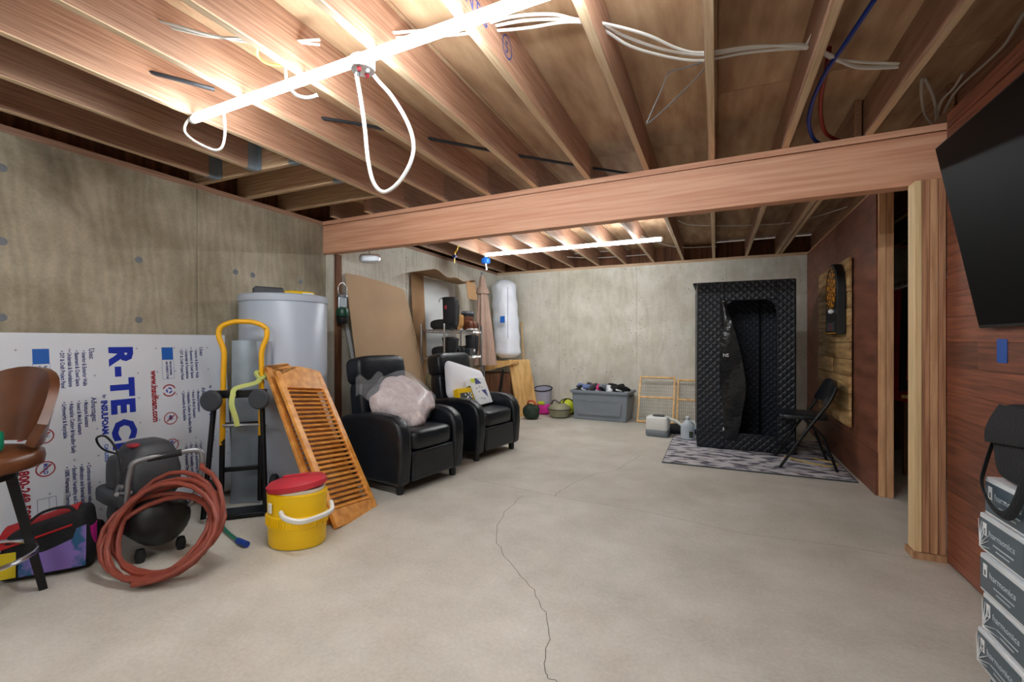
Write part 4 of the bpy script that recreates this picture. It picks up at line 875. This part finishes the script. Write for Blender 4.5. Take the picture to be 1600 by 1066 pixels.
# ---- folding chair
fc = thing('folding_chair', 'black metal folding chair with padded seat on the rug', 'chair', (0, 0, .011))
for y in (4.735, 5.19):
    MB().tube(spline([(.53, y, .0), (.72, y + .0, .32), (.90, y, .60), (.955, y, .74)], 6), .0125, 10).build('back_tube', 'black_metal', fc, True)
    MB().tube([(.965, y + (.02 if y < 5 else -.02), .0), (.86, y + (.02 if y < 5 else -.02), .30), (.72, y + (.02 if y < 5 else -.02), .45)], .0115, 10).build('rear_leg', 'black_metal', fc, True)
MB().tube([(.60, 4.735, .12), (.60, 5.19, .12)], .008, 8).build('stretcher', 'black_metal', fc, True); MB().tube([(.945, 4.755, .09), (.945, 5.17, .09)], .008, 8).build('stretcher', 'black_metal', fc, True)
MB().sup((.72, 4.962, .455), (.20, .205, .028), .5, .35, 28, 10).build('seat', 'leather', fc, True)
MB().grid(lambda u, v: (.885 + .075 * v + .03 * sin(u * pi), 4.745 + .435 * u, .585 + .20 * v * (1 - .25 * (2 * u - 1) ** 4)), 14, 6, 0, .03).build('backrest', 'leather', fc, True)
# ================================================================== RIGHT SIDE
# ---- pallet board panel and dartboard
PY0, PY1, PZ0, PZ1 = 4.79, 6.06, .40, 1.88
pp = thing('pallet_panel', 'rough pale board panel of horizontal planks behind the dartboard', 'wood panel', (XR - .008, PY0, PZ0))
MB().bb((-.006, .02, .02), (-.001, PY1 - PY0 - .02, PZ1 - PZ0 - .02)).build('backing', 'old_wood', pp); random.seed(21); nb = 10; hb = (PZ1 - PZ0) / nb
for i in range(nb):
    o_ = random.uniform(0, .03); split = random.choice((0, 0, .5, .62))
    segs = [(0, PY1 - PY0)] if not split else [(0, split - .002), (split + .002, PY1 - PY0)]
    for (a, b) in segs: MB().bb((-.024 - random.uniform(0, .006), a, i * hb + .002), (-.0062, b, (i + 1) * hb - .002)).build('board', 'pallet_wood', pp, bevel=.002, seg=1)
dX = XR - .04; dt = thing('dartboard', 'black electronic dartboard with orange segments on the board panel', 'dartboard', (dX, 5.10, 1.21))
arch = [(-.23, 0), (.23, 0), (.23, .42)] + [(.23 * cos(a), .42 + .235 * sin(a)) for a in [i * pi / 14 for i in range(1, 14)]] + [(-.23, .42)]
Md = basis((0, 0, 0), (0, -1, 0), (0, 0, 1))       # local z faces the room (-X)
MB().prism(arch, .0, .065).build('cabinet', 'black_plastic', dt, bevel=.006, M=Md)
Mf = Md @ Matrix.Translation((0, .42, .0655)); rs_ = [.02, .07, .10, .112, .165, .178]
for k, nm in ((0, 'dart_orange'), (1, 'dart_dark')):
    m = MB()
    for ri, (r0, r1) in enumerate(zip(rs_, rs_[1:])):
        for j in range(20):
            if (j + ri) % 2 == k:
                a0 = 2 * pi * (j + .06) / 20; a1 = 2 * pi * (j + .94) / 20; r0_, r1_ = r0 + .0015, r1 - .0015
                m.prism([(r0_ * cos(a0), r0_ * sin(a0)), (r1_ * cos(a0), r1_ * sin(a0)), (r1_ * cos(a1), r1_ * sin(a1)), (r0_ * cos(a1), r0_ * sin(a1))], 0, .002)
    m.build('scoring_segments', nm, dt, M=Mf)
MB().lathe([(.018, 0), (.018, .003)], 16).build('bullseye', 'dart_red', dt, M=Mf)
MB().tube([(.198 * cos(i * pi / 20), .198 * sin(i * pi / 20), .002) for i in range(40)], .014, 6, True, flat=.2).build('number_ring', 'dart_dark', dt, M=Mf)
m = MB()
for j in range(20): a = 2 * pi * j / 20; m.box((.2 * cos(a), .2 * sin(a), .006), (.02, .012, .002), 0, Matrix.Rotation(a, 3, 'Z'))
m.build('number_marks', 'dart_orange', dt, M=Mf)
MB().bb((-.15, .03, .066), (.15, .11, .069)).build('display_panel', 'dark_grey', dt, M=Md)
m = MB()
for i in range(4): m.bb((-.05, .04 + i * .016, .069), (.05, .046 + i * .016, .071))
m.build('button_row', 'print_red', dt, M=Md)
MB().bb((-.20, .008, .066), (.20, .016, .069)).build('trim_strip', 'dart_orange', dt, M=Md)
dd = MB(); dd.sup((0, 0, 0), (.022, .022, .022), 1, 1, 14, 8); dd.tube([(0, 0, -.01), (0, -.01, -.10)], .012, 8); dh = dd.build('darts', 'print_white', dt, True, M=Md @ Matrix.Translation((.10, .21, .085)))
# ---- TV on a tilting mount
tvb = Vector((1.055, 2.66, 1.205)); tvt = Vector((.905, 2.66, 2.02)); upv = (tvt - tvb).normalized()
tv = bpy.data.objects.new('television', None); COL.objects.link(tv); tv.matrix_world = basis(tvb, (0, -1, 0), upv)      # x toward the lens, y up, z = out of wall (-X)
tag(tv, 'large flat black television tilted forward on the wood wall', 'television'); TW, TH_ = 1.46, (tvt - tvb).length
MB().bb((0, 0, -.03), (TW, TH_, 0)).build('cabinet', 'black_plastic', tv, bevel=.004); MB().bb((.008, .014, 0), (TW - .008, TH_ - .008, .0015)).build('screen', 'screen', tv)
MB().bb((.5, .3, -.05), (.96, .65, -.03)).build('wall_mount', 'black_metal', tv); MB().bb((.6, .45, -.12), (.64, .60, -.03)).build('mount_arm', 'black_metal', tv); MB().bb((.8, .45, -.12), (.84, .60, -.03)).build('mount_arm', 'black_metal', tv)
tp0 = onX(1558, 530, XR); tp1 = onX(1574, 568, XR); tag(MB().bb((XR - .0012, tp1.y, tp1.z), (XR, tp0.y, tp0.z)).build('tape_patch', 'tape_blue', None), 'strip of blue tape on the wood plank wall below the television', 'tape')
# ---- boxes of flooring
bh = .121; z = .002; offs = [.0, .015, -.012, .0, .012, -.008]; fx = .765
for i in range(6):
    ys = 1.925 + [-.03, .015, -.008, .0, .022, -.004][i]; xo = fx + [.012, .0, .004, .0, .008, .010][i]
    t = thing('flooring_box', ['lowest flooring carton with slate label in the shrink wrapped stack', 'second flooring carton up from the floor with slate label', 'third flooring carton up from the floor with wrinkled wrap', 'fourth flooring carton up from the floor with slate label', 'flooring carton with slate label, next below the top of the stack', 'topmost flooring carton with slate label, under the black bag'][i], 'box', (xo, ys, z), 0, 'flooring cartons by the wood wall')
    MB().bb((0, -1.25, 0), (.305, 0, bh - .003)).build('carton', 'wrap_white', t, bevel=.006, seg=2)
    Ml = basis((-.0012, 0, 0), (0, -1, 0), (0, 0, 1))
    MB().bb((.010, .012, 0), (.235, bh - .016, .0008)).build('label_panel', 'slate', t, M=Ml); MB().bb((.245, .012, 0), (1.2, bh - .016, .0008)).build('photo_panel', 'box_photo', t, M=Ml)
    lm = MB().bb((.028, .055, .001), (.05, .094, .0014)); lg = lm.build('logo', 'print_white', t, M=Ml); MB().bb((.035, .060, .0015), (.043, .076, .0018)).build('logo_door', 'slate', lg)
    text('harmonics', .027, Ml @ Matrix.Translation((.062, .060, .0012)), 'print_pale', t, sx=1.2); MB().bb((.085, .040, .001), (.19, .044, .0013)).build('fine_print', 'print_pale', t, M=Ml); MB().bb((.10, .026, .001), (.17, .030, .0013)).build('fine_print', 'print_pale', t, M=Ml)
    if i in (1, 2, 4):
        m = MB(); random.seed(i)
        for q in range(7): a = radians(10 + 14 * q); m.tube([(.012, .012 + .01 * q * .3, .002), (.012 + .09 * cos(a) * random.uniform(.6, 1), .012 + .085 * sin(a), .003)], [.0022, .0006], 5)
        m.build('wrap_wrinkle', 'wrap_white', t, True, M=Ml)
    z += bh
bgx = thing('shoulder_bag', 'black fabric shoulder bag with strap on top of the flooring cartons', 'bag', (.865, 1.86, z + .001), radians(0))
MB().sup((0, -.10, .115), (.085, .17, .115), .3, .35, 30, 14, fn=lambda p: Vector((p.x * (1 - .35 * max(0, p.z) / .1), p.y * (1 + .12 * p.z / .1), p.z))).build('body', 'black_fabric', bgx, True)
MB().grid(lambda u, v: (-.06 - .035 * sin(v * pi * .6), -.25 + .30 * u, .225 - .12 * v * (.7 + .3 * u)), 8, 6, 0, .005).build('front_flap', 'black_fabric', bgx, True)
MB().tube(spline([(-.02, .06, .19), (-.05, .085, .13), (-.09, .06, .02), (-.108, .03, -.03), (-.112, -.04, -.075), (-.112, -.12, -.07), (-.105, -.16, .0), (-.085, -.17, .12)], 6), .014, 6, flat=.3).build('shoulder_strap', 'black_fabric', bgx, True)
# ---- closet contents
rd = struct(MB().tube([(1.62, 4.3, 1.70), (1.62, 6.9, 1.70)], .016, 10).build('closet_rod', 'chrome', None, True)); MB().bb((1.60, 6.88, 1.66), (1.64, 6.998, 1.74)).build('rod_bracket', 'pine', rd); MB().bb((1.6, 4.26, 1.66), (1.64, 4.30, 2.31)).build('rod_bracket', 'pine', rd)
cl = [('red_cloth', 'red garment'), ('black_cloth', 'black garment'), ('red_cloth', 'dark red garment'), ('blue_cloth', 'pale blue garment')]
for i in range(7):
    y = 4.66 + i * .14; t = thing('clothes_hanger', 'white hanger with %s, %s from the closet opening' % (cl[i % 4][1], ('first', 'second', 'third', 'fourth', 'fifth', 'sixth', 'seventh')[i]), 'clothes hanger', (1.62, y, 1.70), radians(random.uniform(-12, 12)), 'garments on hangers in the closet')
    MB().tube(spline([(.0, 0, .018), (-.018, 0, .012), (-.016, 0, -.01), (.0, 0, -.03)], 4), .003, 6).build('hook', 'chrome', t, True); MB().tube([(0, 0, -.03), (.2, 0, -.12), (-.2, 0, -.12)], .006, 6, True).build('hanger_frame', 'white_plastic', t, True)
    MB().grid(lambda u, v: ((-.2 + .4 * u) * (1 + .1 * v), .025 * sin(u * 14 + i), -.115 + .07 * (1 - abs(2 * u - 1)) * (1 - v) - (.75 + .1 * (i % 3)) * v), 12, 6, 0, .03).build('garment', cl[i % 4][0], t, True)
cs_ = thing('closet_shelf', 'low wooden shelf standing in the dark closet', 'shelf', (1.45, 4.9, 0))
MB().bb((0, 0, .66), (.5, 1.2, .69)).build('shelf_board', 'pine', cs_); 
for y in (.02, 1.14): MB().bb((.02, y, 0), (.48, y + .04, .66)).build('side_support', 'old_wood', cs_)
tag(MB().sup((1.66, 5.2, .735), (.17, .25, .045), .5, .4).build('folded_linen', 'mid_grey', None, True), 'folded grey linen on the low closet shelf', 'linen')
# ================================================================== CEILING CLUTTER
def cable(name, label, pts, r, m, flat=1.0, grp=None, n=6): return tag(MB().tube(spline(pts, n), r, 6, flat=flat).build(name, m, None, True), label, 'cable', grp)
zc = 2.44
def zp(lst, z=zc): return [gnd(x, y, z) for x, y in lst]
G1 = 'white cable strands strung through the joists'
for k, (dy_, l) in enumerate(((0, [(600, 52), (690, 46), (752, 44), (820, 32), (890, 30), (930, 34), (980, 58), (1040, 78), (1100, 86), (1170, 76), (1262, 70), (1300, 92), (1350, 104), (1424, 98)]),
                             (7, [(600, 60), (690, 56), (752, 50), (820, 44), (890, 34), (935, 42), (985, 72), (1050, 90), (1100, 94), (1170, 82), (1262, 76), (1300, 90), (1345, 97), (1424, 100)]),
                             (3, [(752, 40), (800, 26), (860, 22), (900, 30), (950, 38), (1010, 54), (1060, 76), (1100, 82), (1180, 72), (1262, 74), (1290, 82), (1340, 106), (1424, 104)]))):
    cable('white_cable', 'white flat electrical cable strung through holes across the bright joists', zp(l, zc - .01 * k), .008, 'cable_white', .6, G1)
for l in ([(100, 0), (180, 18), (260, 36), (330, 55), (400, 66), (500, 62)], [(100, 6), (190, 26), (270, 44), (335, 58), (405, 60), (500, 70)]): cable('grey_cable', 'dusty grey flat cable running through joists above the foam board', zp(l), .008, 'cable_grey', .6, 'grey cables above the foam board')
cable('black_cable_bundle', 'dark cable bundle through joist holes ending above the foam board', zp([(150, 95), (200, 106), (262, 120), (335, 140)], 2.43), .014, 'cable_black', .7)
cable('black_cable_bundle', 'dark cable bundle crossing several joists down to the beam', zp([(465, 180), (550, 192), (640, 210), (750, 232), (850, 250), (985, 272)], 2.42), .013, 'cable_black', .7)
cable('yellow_cable', 'yellowish cable curving above the near tube light', zp([(408, 60), (402, 85), (420, 100), (455, 103), (495, 106)], 2.42), .006, 'cable_yellow')
cable('dangling_cable', 'white cord loop dangling from the near tube light end', [at(x, y, 2.33) for x, y in ((303, 180), (291, 192), (289, 206), (302, 219), (322, 230), (338, 235), (348, 228), (352, 205), (350, 176))], .006, 'cable_white')
cable('dangling_cable', 'white cord bent over the near tube light housing', [at(x, y, 2.02) for x, y in ((478, 16), (460, 18), (446, 30), (443, 55), (447, 80), (446, 110), (450, 132), (462, 148), (480, 153), (496, 149))], .0075, 'cable_white')
cable('dangling_cable', 'long white teardrop cord loop hanging below the junction box', [at(x, y, 1.98) for x, y in ((556, 110), (563, 150), (570, 200), (575, 250), (584, 286), (600, 300), (622, 286), (641, 255), (646, 225), (636, 190), (612, 150), (590, 125), (578, 108))], .0085, 'cable_white')
jb = thing('junction_box', 'round white junction box with red wire nuts beside the near tube light', 'junction box', tuple(gnd(567, 102, 2.29)))
MB().lathe([(.048, -.022), (.05, -.01), (.05, .025)], 16).build('box', 'white_plastic', jb, True)
for i in range(4): MB().sup((.025 * cos(i * 1.6), .025 * sin(i * 1.6), -.026), (.009, .009, .014), .8, .8, 10, 6).build('wire_nut', 'print_red' if i % 2 else 'steel', jb, True)
cable('blue_pipe', 'blue plastic water pipe bending down at the beam', [gnd(1366, 0, 2.42), gnd(1318, 72, 2.42), gnd(1291, 112, 2.42), gnd(1270, 158, 2.41), gnd(1264, 195, 2.38), gnd(1275, 221, 2.345), gnd(1300, 229, 2.335)], .0105, 'pex_blue')
cable('red_pipe', 'red plastic water pipe beside the blue pipe at the beam', [gnd(1296, 75, 2.46), gnd(1291, 110, 2.45), gnd(1283, 150, 2.43), gnd(1283, 185, 2.40), gnd(1292, 210, 2.36), gnd(1318, 222, 2.335)], .0105, 'pex_red')
G2 = 'white cables above the television'
for l in ([(1600, 20), (1570, 70), (1530, 108), (1496, 140), (1478, 170), (1472, 190)], [(1505, 115), (1490, 138), (1470, 160), (1464, 190)], [(1440, 122), (1440, 150), (1445, 178), (1458, 196)], [(1444, 122), (1458, 150), (1463, 180), (1460, 196)]): cable('white_cable', 'thin white cable drooping to the beam end above the television', zp(l, 2.40), .007, 'cable_grey', .6, G2)
cable('white_cable', 'paired white cable dropping along the joist over the closet side', zp([(1288, 0), (1276, 40), (1262, 68)], 2.44), .008, 'cable_white', .6)
for l in ([(845, 392), (870, 400), (930, 403), (1010, 398)], [(1060, 345), (1085, 352), (1180, 352), (1250, 345), (1340, 318)], [(960, 345), (1000, 368), (1055, 386), (1120, 385)]): cable('white_cable', 'thin white cable strung between rear joists beyond the beam', zp(l, 2.42), .005, 'cable_white', 1, 'thin cables beyond the beam')
hgp = [at(x, y, 2.08) for x, y in ((1100, 98), (1102, 106), (1060, 150), (1014, 192), (1016, 180), (1034, 140), (1046, 114), (1070, 106), (1096, 98))]
tag(MB().tube(spline(hgp, 4), .0035, 6).build('wire_hanger', 'steel', None, True), 'bare wire coat hanger hooked over the ceiling cable', 'clothes hanger')
yl = thing('yellow_strap', 'yellow ratchet strap with blue end hanging above the boot rack', 'strap', tuple(at(711, 388, 5.6)))
MB().tube(spline([(0, 0, .12), (.03, .02, .05), (.03, .0, -.02), (.0, .0, -.06), (-.01, .0, -.18)], 5), .02, 8, flat=.4).build('webbing', 'yellow_plastic', yl, True); MB().sup((-.01, 0, -.10), (.025, .025, .02), .6, .6).build('buckle', 'hose_blue', yl, True)
bc = thing('blue_clamp', 'bright blue clamp on the rear joist end near the roll', 'clamp', tuple(at(759, 408, 6.3))); MB().sup((0, 0, 0), (.06, .04, .04), .4, .4).build('body', 'print_mid', bc, True); MB().tube([(.01, -.02, -.03), (.03, -.03, -.13)], .012, 8).build('jaw', 'white_plastic', bc, True); MB().bb((-.02, -.02, .03), (.02, .02, .13)).build('jaw', 'print_mid', bc)
# marker writing on a joist and dark smudges on the deck
mk = JX(-2) + .0195; jm = basis((mk, 1.60, ZJ + .09), (0, 1, 0), (0, 0, 1))
text('NTIS', .085, basis((mk, 1.42, ZJ + .06), (0, 1, 0), (0, 0, 1)), 'ink_blue', ce, 'marker_writing')
m = MB(); ring(m, 0, 0, .05, .008); m.build('marker_circle', 'ink_blue', ce, M=basis((mk + .0003, 1.78, ZJ + .10), (0, 1, 0), (0, 0, 1))); text('5', .07, basis((mk, 1.76, ZJ + .075), (0, 1, 0), (0, 0, 1)), 'ink_blue', ce, 'marker_writing')
flush_texts()
